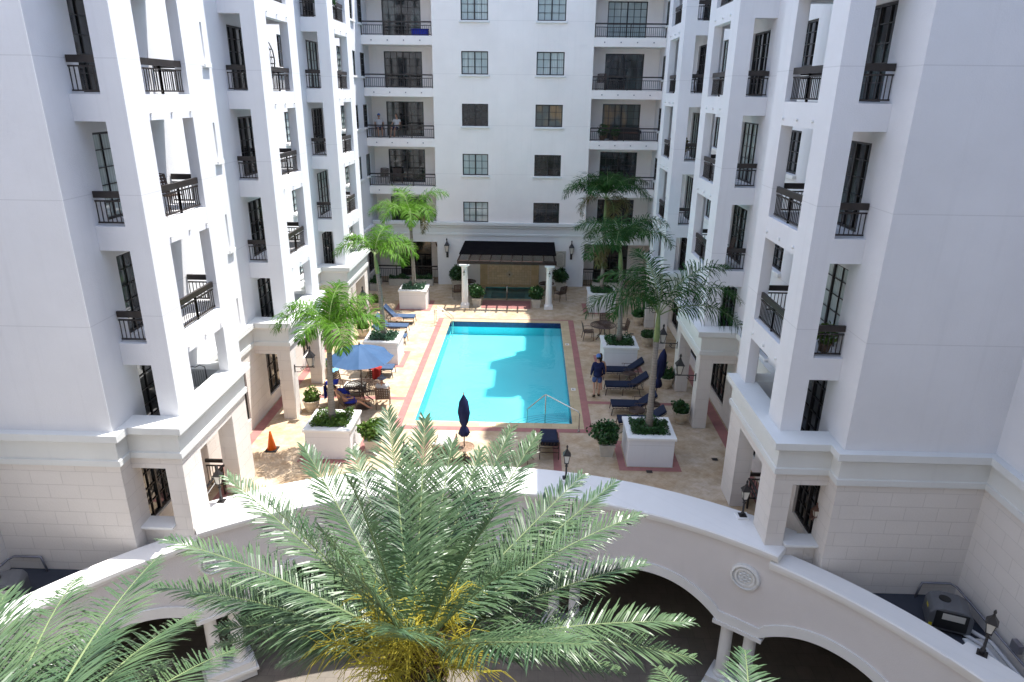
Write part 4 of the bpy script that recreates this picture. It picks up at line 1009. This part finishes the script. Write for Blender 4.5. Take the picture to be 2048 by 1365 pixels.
# towels
def towel(label,x,y,z,rz,m,w=.5,l=.9,d=.5):
    t=MB(); 
    def fn(u,v):
        s=v*(l+d); a=(u-.5)*w
        if s<l: p=(a*(1+.1*math.sin(7*v)),-l/2+s,.03*math.sin(9*u+5*v)+.05*(1-v))
        else: p=(a*.8+.03*math.sin(12*u),l/2+.02+.05*math.sin(8*u),-(s-l))
        return p
    t.grid(10,14,fn); o=t.build('towel',m,None,True); o.location=(x,y,z); o.rotation_euler=(0,0,rz); return tag(o,label,'towel')
towel('royal blue towel draped over the chair beside the palm trunk',-7.62,23.95,.90,1.75,'towel',.55,.5,.6); towel('royal blue towel lying on the seat of the chair beside the palm trunk',-7.3,24.05,.5,-1.2,'towel',.5,.5,.3)
towel('light blue towel over the chair behind the palm trunk',-7.85,25.15,.93,1.3,'ltowel',.5,.3,.45)
towel('red towel over the back of the chair behind the round table',-6.2,25.45,.95,3.3,'redc',.45,.15,.45)
def cushion(x,y,z,label):
    c=MB(); c.box(-.3,.3,-.22,.22,0,.1); o=c.build('bench_cushion','whitec',None,bevel=.03); o.location=(x,y,z); tag(o,label,'cushion')
t=thing('low_bench','dark low bench with a pale cushion between the blue towel chairs and the round table','bench',(-7.0,24.95,0)); b=MB(); b.box(-.42,.42,-.25,.25,.3,.38); 
for x in (-.38,.38):
    for y in (-.2,.2): b.bar((x,y,0),(x,y,.3),.04)
b.build('frame','navyf',t); b=MB(); b.box(-.4,.4,-.23,.23,.381,.46); b.build('cushion','whitec',t,bevel=.02)
# parasols
def closed_parasol(label,x,y,z0,z1,zt,lean=(0,0),base=True):
    t=thing('closed_parasol',label,'parasol',(x,y,0),0,'closed navy parasols'); L=Vector((lean[0],lean[1],0)); P=lambda z:Vector((0,0,z))+L*(z/zt)
    b=MB(); b.tube([P(0),P(zt)],.02,8); b.build('pole','brown',t)
    c=MB(); n=16; ks=[(z0,.10,.3),(z0+.10,.16,.35),(z0+.28,.115,.25),(z0+.36,.075,.1),(z0+.55,.13,.3),((z0+z1)/2+.1,.165,.35),(z1-.25,.12,.3),(z1,.02,0)]
    for z,r,w in ks:
        for j in range(n): a=2*math.pi*j/n; rr=r*(1+w*(1 if j%2 else -1)*.8); c.v.append(tuple(P(z)+Vector((rr*math.cos(a+z*.6),rr*math.sin(a+z*.6),0))))
    for k in range(len(ks)-1):
        for j in range(n): a=k*n+j;b2=k*n+(j+1)%n; c.f.append((a,b2,b2+n,a+n))
    c.build('folded_canopy','navyf',t,True); f=MB(); f.lathe([(.02,0),(.03,.04),(.01,.09)],tuple(P(z1)),8); f.build('finial','steel',t)
    if base: s=MB(); s.lathe([(.26,0),(.26,.05),(.06,.08),(.05,.25),(.03,.26)],(0,0,0),20); s.build('base','brown',t)
closed_parasol('closed navy parasol standing by the near edge of the pool',-2.05,19.85,.95,2.45,2.5,(.0,0)); closed_parasol('closed navy parasol leaning by the right loungers behind the palm trunk',5.05,24.6,.75,2.35,2.4,(.25,.1))
t=thing('open_parasol','open blue parasol over the round table on the left','parasol',(-6.38,23.75,0)); b=MB(); b.tube([(0,0,0),(0,0,2.62)],.022,8); b.build('pole','brown',t)
c=MB(); n=8; rim=[(1.28*math.cos(2*math.pi*j/n+.2),1.28*math.sin(2*math.pi*j/n+.2),2.12) for j in range(n)]; apx=(0,0,2.62)
for j in range(n):
    a,b_=Vector(rim[j]),Vector(rim[(j+1)%n]); i0=len(c.v)
    for r_ in range(7):
        s=r_/6
        for q in range(5):
            p=Vector(apx).lerp(a.lerp(b_,q/4),s); p.z-=.06*math.sin(math.pi*q/4)*s-.05*math.sin(math.pi*s); c.v.append(tuple(p))
    for r_ in range(6):
        for q in range(4): k=i0+r_*5+q; c.f.append((k,k+1,k+6,k+5))
c.build('canopy','blue',t)
for j in range(n): b=MB(); b.bar((0,0,2.58),(rim[j][0],rim[j][1],2.10),.014); b.build('rib','brown',t)
b=MB(); b.lathe([(.02,2.62),(.035,2.66),(.01,2.74)],(0,0,0),8); b.build('finial','brown',t); b=MB(); b.lathe([(.28,0),(.28,.05),(.05,.1)],(0,0,0),18); b.build('base','brown',t)
# cone
t=thing('traffic_cone','orange traffic cone on a black base on the sunlit paving','cone',(-8.72,20.28,0)); b=MB(); b.lathe([(.155,.03),(.03,.70),(.02,.71)],(0,0,0),20); b.build('cone','orange',t,True); b=MB(); b.box(-.2,.2,-.2,.2,0,.035); b.build('base','black',t,bevel=.01)
# handrails
def rail(label,paths,r=.022):
    t=thing('pool_handrail',label,'handrail',(0,0,0),0,'steel handrails of the pool'); t.location=paths[0][0]; o=Vector(paths[0][0])
    for P in paths:
        b=MB(); b.tube([Vector(p)-o for p in P],r,8); b.build('rail','steel',t,True); f=MB(); q=Vector(P[0])-o; f.lathe([(.05,0),(.05,.02)],tuple(q),12); f.build('foot_flange','steel',t)
rail('stainless handrail over the entry steps in the near right corner of the pool',[[(1.92,22.13,0),(1.92,22.13,.72),(1.86,22.17,.80),(.78,22.93,1.06),(.70,23.0,1.06),(.62,23.02,1.0),(.1,23.2,.42),(.02,23.23,.34),(.01,23.24,-.3)],[(.7,23.0,-.3),(.7,23.0,1.05)]])
rail('stainless grab rails of the ladder in the far left corner of the pool',[[(-4.95,33.75,0),(-4.95,33.75,.85),(-4.9,33.75,.92),(-4.2,33.75,.5),(-4.05,33.75,.35),(-4.02,33.75,-.6)],[(-4.95,34.3,0),(-4.95,34.3,.85),(-4.9,34.3,.92),(-4.2,34.3,.5),(-4.05,34.3,.35),(-4.02,34.3,-.6)]],.018)
rail('steel rail in the middle of the spa steps',[[(-1.32,38.75,0),(-1.32,38.75,.8),(-1.32,38.85,.86),(-1.32,39.5,.6),(-1.32,39.8,.3),(-1.32,39.82,-.5)]],.025)
# depth markers and drains
def flat(name,label,cat,m,rects,group,z=.010,sub=None):
    x0,x1,y0,y1=rects; b=MB(); b.quad((x0,y0,z),(x1,y0,z),(x1,y1,z),(x0,y1,z)); t=b.build(name,m); tag(t,label,cat,group)
    if sub: s=MB(); [s.quad((a,c,z+.003),(b_,c,z+.003),(b_,d,z+.003),(a,d,z+.003)) for a,b_,c,d in sub]; s.build('marking','frame',t)
    return t
for x,y,l in ((1.93,25.9,'white marker tile on the right pool edge near the walking man'),(1.93,31.3,'white marker tile on the right pool edge farther back')): flat('marker_tile',l,'marker tile','white',(x-.09,x+.09,y-.13,y+.13),'marker tiles of the pool',.010,[(x-.05,x+.04,y-.07,y-.03),(x-.05,x-.02,y-.03,y+.07),(x+.01,x+.04,y-.0,y+.07)])
flat('marker_tile','white marker tile on the near pool edge behind the closed parasol','marker tile','white',(-1.75,-1.15,22.45,22.6),'marker tiles of the pool',.010,[(-1.65,-1.58,22.49,22.56),(-1.5,-1.44,22.49,22.56),(-1.4,-1.36,22.49,22.56)])
for x,y,l in ((4.06,19.45,'black square drain in front of the nearest right planter'),(6.42,20.36,'black square drain by the right arcade'),(5.34,33.06,'black drain beside the far round table')): flat('floor_drain',l,'drain','frame',(x-.1,x+.1,y-.09,y+.09),'black floor drains',.012)
# machines and pipes on the low roofs
def machine(x,y,rz,label):
    t=thing('drying_blower',label,'machine',(x,y,-.22),rz,'grey machines on the low roofs'); b=MB(); n=24
    prof=[(-.45,-.30),(-.45,.12),(-.38,.24),(-.2,.31),(.2,.31),(.38,.24),(.45,.12),(.45,-.30)]
    for y_ in (-.34,.34):
        for a,c in prof: b.v.append((a,y_,c+.38))
    k=len(prof)
    for j in range(k): b.f.append((j,(j+1)%k,(j+1)%k+k,j+k))
    b.f.append(tuple(range(k))); b.f.append(tuple(range(k,2*k))); fixn(b.build('housing','machine',t,False,.03))
    v=MB(); v.box(-.34,.34,-.36,-.342,.15,.62); v.build('front_grille','black',t,bevel=.02)
    w=MB(); w.box(-.2,.26,-.372,-.361,.42,.58); w.build('window','lampglass',t); v=MB(); v.lathe([(.13,.685),(.13,.70),(.11,.705)],(-.12,.05,0),16); v.build('handle_recess','black',t)
    v=MB(); v.box(-.43,-.36,-.348,-.343,.12,.24); v.box(-.455,-.451,-.1,.05,.45,.52); v.build('warning_label','yel',t); v=MB()
    for sx in (-.35,.35): v.box(sx-.05,sx+.05,-.3,.3,0,.08)
    v.build('feet','black',t)
machine(10.1,13.15,-.35,'grey ribbed machine on the dark low roof at the lower right'); machine(-12.6,12.95,.4,'grey ribbed machine on the dark low roof at the left edge')
def pipes(s,label):
    t=thing('pipe_run',label,'pipes',(AX+s*12.1,13,-.22),0,'pipes on the low roofs'); b=MB(); x=-s*.06
    b.tube([(x-s*.9,1.1,.0),(x-s*.8,1.12,.42),(x-s*.1,1.12,.42),(x,1.0,.4),(x,-9,.4)],.03,6); b.build('conduit','conduit',t,True)
    b=MB(); 
    for z,d in ((.16,.12),(.05,.25)): b.tube([(x-s*(.7+d),.2,z-.02),(x-s*(.3+d),-.1,z+.02),(x-s*d,-.6,z+.05),(x-s*d,-9,z+.05)],.045,8)
    b.build('pvc_pipe','pvc',t,True); b=MB(); b.box(x-.06,x+.06,-1.25,-1.0,.5,.72); b.build('junction_box','conduit',t,bevel=.01)
    b=MB(); b.box(x-s*.02,x-s*.55,-9,-.3,.0,.03); b.build('strip_base','trim',t)
pipes(1,'grey and white pipes along the wall behind the grey machine, lower right'); pipes(-1,'grey and white pipes along the wall at the left edge')
# balcony things
t=thing('iron_armchair','black iron armchair with a pale cushion on the first left balcony','chair',(-9.5,17.65,2.97),-2.6); b=MB()
for x in (-.26,.26): b.tube([(x,.25,0),(x,.25,.6),(x,-.2,.62)],.014,5); b.tube([(x,-.25,0),(x,-.25,.45),(x*.95,-.32,1.0)],.014,5)
for k in range(9): x=-.24+.06*k; b.bar((x,-.25,.45),(x,-.31,.92),.01)
b.tube([(-.25,-.32,1.0),(-.12,-.33,1.08),(0,-.33,1.04),(.12,-.33,1.08),(.25,-.32,1.0)],.013,5); b.build('frame','iron',t); b=MB(); b.box(-.25,.25,-.22,.25,.38,.48); b.build('cushion','whitec',t,bevel=.02)
t=thing('hanging_egg_chair','dark woven egg chair on an upper balcony of the second left tower','chair',(-9.3,24.75,11.57)); b=MB()
for k in range(12):
    a=2*math.pi*k/12; b.tube([(.42*math.sin(f)*math.cos(a),.42*math.sin(f)*math.sin(a),1.0-.75*math.cos(f)) for f in [math.pi*q/8 for q in range(9)]],.014,4)
for z in (.5,.7,.9,1.1,1.35): r_=.42*math.sqrt(max(0,1-((z-1)/.75)**2)); b.torus((0,0,z),r_,.012,18,4)
b.tube([(0,0,1.75),(0,.3,1.95),(0,.55,1.6),(0,.6,.05)],.02,6); b.lathe([(.35,0),(.35,.03)],(0,.3,0),16); b.build('frame','iron',t)
def little_table(x,y,z,label):
    t=thing('balcony_table',label,'table',(x,y,z),0,'small tables on balconies'); b=MB(); b.lathe([(.3,.68),(.3,.71)],(0,0,0),16); b.build('table_top','iron',t)
    for a in (0,2.1,4.2): l=MB(); l.tube([(0,0,.68),(.22*math.cos(a),.22*math.sin(a),0)],.012,5); l.build('leg','iron',t)
little_table(-9.2,16.5,8.63,'small dark table on the balcony of the nearest left tower'); little_table(-9.2,24.7,8.72,'small dark table on the third floor balcony of the second left tower'); little_table(-9.3,32.8,8.8,'small dark table on the balcony of the farthest left tower')
t=thing('balcony_sofa','dark wicker sofa on the right facade balcony','sofa',(5.6,43.1,8.99)); b=MB(); b.box(-.9,.9,-.35,.35,.0,.4); b.box(-.9,.9,.25,.4,.4,.75); b.box(-.95,-.8,-.35,.35,.4,.6); b.box(.8,.95,-.35,.35,.4,.6); b.build('frame','iron',t,bevel=.03); b=MB(); b.box(-.78,.78,-.33,.24,.41,.5); b.build('cushion','copper',t,bevel=.03)
t=thing('storage_box','blue bins on the top left facade balcony','storage box',(-6.6,42.7,14.64)); b=MB(); b.box(-.5,.45,-.2,.2,0,.35); b.build('bin','towel',t,bevel=.05); b=MB(); b.box(-.52,.47,-.22,.22,.35,.39); b.build('lid','towel',t)
def potplant(x,y,z,label,seed,s=.6,m='shrub'):
    t=thing('potted_plant',label,'plant',(x,y,z),0,'potted plants on the balconies'); t.scale=(s,s,s); p=MB(); p.lathe([(.16,0),(.22,.3),(.24,.32)],(0,0,0),12); p.build('pot','trunkd',t); g=leafball(.35,.35,.4,260,seed,.14); g.v=[(a,b,c+.65) for a,b,c in g.v]; g.build('foliage',m,t)
potplant(-9.5,15.5,2.97,'green plant behind the ledge of the nearest left tower',71,.6); potplant(7.2,15.6,5.79,'green plant on the lowest railed balcony of the nearest right tower',72,.7,'shrub2'); potplant(4.2,42.6,8.99,'potted plant at the left end of the right facade balcony',73,.9); potplant(5.0,42.6,8.99,'leafy potted plant beside the sofa on the right facade balcony',74,.8); potplant(-9.2,32.4,14.53,'large plant on the top balcony of the farthest left tower',75,1.3); potplant(6.9,32.5,8.8,'red leaved plant on the balcony of the farthest right tower',76,.9,'palmbr')
# ---------------------------------------------------------------- people
def skinmesh(nodes,edges,root=0,sub=1):
    me=bpy.data.meshes.new('tmp'); me.from_pydata([n[0] for n in nodes],edges,[]); o=bpy.data.objects.new('tmp',me); COL.objects.link(o)
    m=o.modifiers.new('s','SKIN'); m.use_smooth_shade=True; 
    sv=me.skin_vertices[0].data
    for i,n in enumerate(nodes):
        r=n[1]; sv[i].radius=(r,r) if not isinstance(r,tuple) else r; sv[i].use_root=(i==root)
    u=o.modifiers.new('u','SUBSURF'); u.levels=sub; u.render_levels=sub
    dg=bpy.context.evaluated_depsgraph_get(); ev=o.evaluated_get(dg); r=bpy.data.meshes.new_from_object(ev); V=[tuple(v.co) for v in r.vertices];F=[tuple(p.vertices) for p in r.polygons]
    bpy.data.objects.remove(o); return V,F
def addmesh(mb,V,F): i=len(mb.v); mb.v+=V; mb.f+=[tuple(a+i for a in f) for f in F]
def person(label,J,loc,rz,s,clothes,hat=None,hair=True,group='people at the pool',hairlen=0):
    """J = joint positions of a 1.75 m figure facing +y"""
    t=MB(); V3=lambda k:Vector(J[k])
    names=['pel','spine','chest','neck','hb','hipL','kneeL','ankL','toeL','hipR','kneeR','ankR','toeR','shL','elL','wrL','shR','elR','wrR']
    J.setdefault('hb',tuple(V3('neck')+(V3('head')-V3('neck'))*.5))
    rad={'pel':(.15,.12),'spine':(.135,.10),'chest':(.155,.11),'neck':.055,'hb':.055,'hipL':.085,'hipR':.085,'kneeL':.055,'kneeR':.055,'ankL':.037,'ankR':.037,'toeL':.035,'toeR':.035,'shL':.055,'shR':.055,'elL':.04,'elR':.04,'wrL':.027,'wrR':.027}
    nodes=[(J[n],rad[n]) for n in names]; ix={n:i for i,n in enumerate(names)}
    E=[('pel','spine'),('spine','chest'),('chest','neck'),('neck','hb'),('pel','hipL'),('hipL','kneeL'),('kneeL','ankL'),('ankL','toeL'),('pel','hipR'),('hipR','kneeR'),('kneeR','ankR'),('ankR','toeR'),('chest','shL'),('shL','elL'),('elL','wrL'),('chest','shR'),('shR','elR'),('elR','wrR')]
    V,F=skinmesh(nodes,[(ix[a],ix[b]) for a,b in E]); addmesh(t,V,F)
    # head with jaw, nose, ears
    h=V3('head'); f=Vector(J.get('face',(0,1,0))).normalized(); up=(h-V3('neck')).normalized(); sd=f.cross(up).normalized()
    def hp(u,v):
        a=2*math.pi*u; b=math.pi*v; x=math.sin(b)*math.cos(a); y=math.sin(b)*math.sin(a); z=math.cos(b)
        w=.075*(1-.18*max(0,-z)); d_=.098; q=h+sd*(x*w)+f*(y*d_*(1+.02))+up*(z*.118)
        if y>.93 and -.35<z<.1: q+=f*.018
        if y>.8 and .05<z<.2: q-=f*.006
        return q
    t.grid(20,14,hp)
    for s_ in (-1,1): c=h+sd*(.077*s_); t.lathe([(.001,-.028),(.014,-.012),(.016,.012),(.001,.028)],tuple(c),6,False)
    # hands : palm and five fingers
    for w,e,s_ in (('wrL','elL',-1),('wrR','elR',1)):
        p=V3(w); d=(p-V3(e)).normalized(); side=d.cross(Vector((0,1,0)) if abs(d.y)<.8 else Vector((0,0,1))).normalized(); nn=side.cross(d).normalized()
        t.obox(p+d*.045,d,nn,side,.05,.035,.013)
        for k,(l,o) in enumerate(((.06,-.028),(.072,-.010),(.068,.009),(.052,.027))):
            b=p+d*.09+nn*o; t.tube([b,b+d*l*.5+side*.006*s_,b+d*l*.8+side*.022*s_],[.0085,.008,.006],6)
        b=p+d*.035+nn*.035; t.tube([b,b+(d+nn*.9).normalized()*.035,b+(d*1.2+nn*.5).normalized()*.062],[.010,.009,.007],6)
    root=t.build('person','skin',None,True); tag(root,label,'person',group)
    eb=MB()
    for s_ in (-1,1): eb.lathe([(.001,-.008),(.008,0),(.001,.008)],tuple(h+sd*(.03*s_)+f*.093+up*.012),6,False)
    eb.build('eyes','hair',root); mo=MB(); mo.obox(h+f*.094-up*.055,sd,f,up,.022,.004,.004); mo.build('mouth','redc',root)
    root.location=loc; root.rotation_euler=(0,0,rz); root.scale=(s,s,s)
    if hair:
        hm=MB(); hm.grid(18,8,lambda u,v:(h+sd*(math.sin(math.pi*.62*v+.001)*math.cos(2*math.pi*u)*.084)+f*(math.sin(math.pi*.62*v+.001)*math.sin(2*math.pi*u)*.106-.014)+up*(math.cos(math.pi*.62*v)*.13+.006)))
        if hairlen: hm.tube([h-f*.07,h-f*.09-up*.12,h-f*.08-up*hairlen],[.08,.07,.03],10)
        hm.build('hair','hair',root,True)
    if hat:
        cm=MB(); cm.grid(20,8,lambda u,v:(h+sd*(math.sin(math.pi*.5*v+.001)*math.cos(2*math.pi*u)*.092)+f*(math.sin(math.pi*.5*v+.001)*math.sin(2*math.pi*u)*.115)+up*(math.cos(math.pi*.5*v)*.115+.035)))
        if hat=='cap': cm.grid(10,3,lambda u,v:h+up*(.045-.02*v)+sd*((u-.5)*.15)+f*(.10+.09*v*math.sin(math.pi*u)))
        else: cm.grid(24,2,lambda u,v:h+up*(.04-.03*v)+sd*(math.cos(2*math.pi*u)*(.09+.09*v))+f*(math.sin(2*math.pi*u)*(.11+.09*v)))
        cm.build('cap' if hat=='cap' else 'sun_hat','cap' if hat=='cap' else 'hat',root,True)
    for nm,mm,kind in clothes:
        c=MB(); lr=lambda a,b,k:tuple(V3(a)+(V3(b)-V3(a))*k)
        if kind=='longsleeve' or kind=='tee':
            k=.97 if kind=='longsleeve' else .5
            nd=[(tuple(V3('pel')-(V3('spine')-V3('pel'))*.75),(.19,.155)),(J['pel'],(.20,.165)),(J['spine'],(.18,.145)),(J['chest'],(.195,.155)),(lr('chest','neck',.62),.10),(J['shL'],.075),(J['elL'] if k>.9 else lr('shL','elL',.6),.06),(J['shR'],.075),(J['elR'] if k>.9 else lr('shR','elR',.6),.06)]
            ed=[(0,1),(1,2),(2,3),(3,4),(3,5),(5,6),(3,7),(7,8)]
            if k>.9: nd+=[(lr('elL','wrL',.93),.042),(lr('elR','wrR',.93),.042)]; ed+=[(6,9),(8,10)]
        elif kind=='shorts':
            nd=[(J['pel'],(.185,.15)),(lr('pel','spine',.35),(.165,.13)),(J['hipL'],.115),(lr('hipL','kneeL',.82),.10),(J['hipR'],.115),(lr('hipR','kneeR',.82),.10)]; ed=[(0,1),(0,2),(2,3),(0,4),(4,5)]
        elif kind=='trunks':
            nd=[(J['pel'],(.18,.145)),(lr('pel','spine',.2),(.165,.13)),(J['hipL'],.11),(lr('hipL','kneeL',.5),.095),(J['hipR'],.11),(lr('hipR','kneeR',.5),.095)]; ed=[(0,1),(0,2),(2,3),(0,4),(4,5)]
        elif kind=='sandals':
            for a,b in (('ankL','toeL'),('ankR','toeR')):
                p=V3(a);q=V3(b); d=(q-p); dn=Vector((d.x,d.y,d.z)).normalized(); c.bar(p-dn*.05-Vector((0,0,.045)),q+dn*.06-Vector((0,0,.035)),.095,.022); m_=(p+q)/2; c.bar(m_+Vector((-.05,0,-.03)),m_+Vector((0,0,.03)),.05,.012); c.bar(m_+Vector((.05,0,-.03)),m_+Vector((0,0,.03)),.05,.012)
            c.build(nm,mm,root); continue
        V,F=skinmesh(nd,ed); addmesh(c,V,F); c.build(nm,mm,root,True)
    return root
STAND=dict(pel=(0,0,.93),spine=(0,-.01,1.1),chest=(0,0,1.3),neck=(0,0,1.47),head=(0,.03,1.64),hipL=(-.1,0,.86),hipR=(.1,0,.86),kneeL=(-.11,.12,.50),ankL=(-.12,-.20,.16),toeL=(-.12,-.10,.07),kneeR=(.10,.05,.48),ankR=(.09,.02,.08),toeR=(.10,.18,.045),shL=(-.17,0,1.39),elL=(-.235,-.05,1.12),wrL=(-.25,.06,.87),shR=(.17,0,1.39),elR=(.24,-.02,1.12),wrR=(.27,.10,.88))
person('person walking away in a navy long sleeved top, patterned blue shorts and light blue cap',dict(STAND),(2.84,25.3,0),.05,1.03,[('shirt','shirt','longsleeve'),('shorts','shorts','shorts'),('sandals','black','sandals')],'cap')
W=dict(STAND); W.update(kneeL=(-.11,.05,.48),ankL=(-.1,.02,.08),toeL=(-.1,.18,.045),kneeR=(.1,.14,.5),ankR=(.1,-.12,.12),toeR=(.1,-.02,.05))
person('dark haired person with bare shoulders walking just ahead of the person in the cap',W,(2.99,25.88,0),.0,.93,[('swim_trunks','shirt','trunks')],None,True,hairlen=.25)
SIT=dict(pel=(0,-.08,.52),spine=(0,-.14,.70),chest=(0,-.18,.90),neck=(0,-.17,1.07),head=(0,-.13,1.24),hipL=(-.1,-.02,.53),hipR=(.1,-.02,.53),kneeL=(-.12,.38,.54),ankL=(-.12,.42,.12),toeL=(-.12,.56,.05),kneeR=(.12,.38,.54),ankR=(.12,.44,.12),toeR=(.12,.58,.05),shL=(-.19,-.17,1.0),elL=(-.27,-.05,.76),wrL=(-.22,.18,.70),shR=(.19,-.17,1.0),elR=(.27,-.05,.76),wrR=(.22,.18,.70))
person('person in a grey sun hat and white shirt seated with their back to the camera',dict(SIT),(-5.62,23.9,0),.15,1.,[('shirt','whiteshirt','tee'),('shorts','whiteshirt','shorts')],'sun')
RC=dict(SIT); RC.update(spine=(0,-.2,.66),chest=(0,-.32,.82),neck=(0,-.4,.96),head=(0,-.44,1.12),shL=(-.19,-.33,.90),shR=(.19,-.33,.90),elL=(-.26,-.15,.70),elR=(.26,-.12,.70),wrL=(-.12,.05,.66),wrR=(.15,.1,.66),kneeL=(-.12,.42,.50),kneeR=(.12,.44,.46),ankL=(-.14,.80,.26),ankR=(.1,.78,.12),toeL=(-.16,.92,.3),toeR=(.1,.93,.08))
person('dark haired person leaning back in a chair in blue trunks under the blue parasol',RC,(-6.85,23.25,0),-1.1,1.,[('swim_trunks','towel','shorts')],None)
for x,l,m in ((-9.35,'person in a dark cap seated at the left end of the third floor facade balcony','shirt'),(-8.35,'person in a white shirt seated second on the third floor facade balcony','whiteshirt')):
    SS=dict(SIT); person(l,SS,(x,43.0,8.99),math.pi+(.3 if m=='shirt' else -.3),1.,[('shirt','whiteshirt','tee'),('shorts','shirt','shorts')],'cap' if m=='shirt' else None,True,'people on the facade balcony'); c=dup(ch,(x,43.05,8.99),math.pi+(.3 if m=='shirt' else -.3),'brown chair under the '+('first' if m=='shirt' else 'second')+' person on the facade balcony','chairs on the facade balcony')
# ---------------------------------------------------------------- camera, sun, sky
f,pitch,yaw,roll=1351.43,.35135,-.025437,-.012179
cy,sy,cp,sp=math.cos(yaw),math.sin(yaw),math.cos(pitch),math.sin(pitch)
fwd=Vector((sy*cp,cy*cp,-sp)); rt=Vector((cy,-sy,0)); dn=fwd.cross(rt)
c,s=math.cos(roll),math.sin(roll); r_=rt*c+dn*s; d_=rt*-s+dn*c
cam=bpy.data.cameras.new('camera'); cam.lens=f/2048*36; cam.sensor_width=36; cam.clip_end=400; cam.clip_start=.05
co=bpy.data.objects.new('camera',cam); COL.objects.link(co); m4=Matrix((( r_.x,-d_.x,-fwd.x,0),(r_.y,-d_.y,-fwd.y,0),(r_.z,-d_.z,-fwd.z,11.6),(0,0,0,1))); co.matrix_world=m4; SC.camera=co
t=thing('apartment_block','white apartment block opposite, at the open end of the court behind the viewpoint','building',(AX,-2,-4.6)); b=MB()
b.box(-18,18,-6,0,0,27.8); b.build('wall',mat('opposite_wall',(.42,.41,.40),.9),t)
SUN=Vector((.296,.22,1)).normalized()
sl=bpy.data.lights.new('sun','SUN'); sl.energy=3.15; sl.angle=R(.55); sl.color=(1,.965,.92); so=bpy.data.objects.new('sun',sl); COL.objects.link(so); so.rotation_euler=SUN.to_track_quat('Z','Y').to_euler()
w=bpy.data.worlds.new('World'); SC.world=w; w.use_nodes=True; nt=w.node_tree; bg=nt.nodes['Background']; sk=nt.nodes.new('ShaderNodeTexSky'); sk.sky_type='NISHITA'; sk.sun_disc=False
sk.sun_elevation=math.asin(SUN.z); sk.sun_rotation=math.atan2(SUN.x,SUN.y); sk.air_density=1.; sk.dust_density=1.2; sk.ozone_density=1.; nt.links.new(sk.outputs[0],bg.inputs[0]); bg.inputs[1].default_value=.142
SC.view_settings.view_transform='Standard'; SC.view_settings.look='None'; SC.view_settings.exposure=1.54; SC.view_settings.gamma=1
SC.render.engine='CYCLES'; SC.cycles.max_bounces=8; SC.cycles.diffuse_bounces=4; SC.cycles.transparent_max_bounces=12
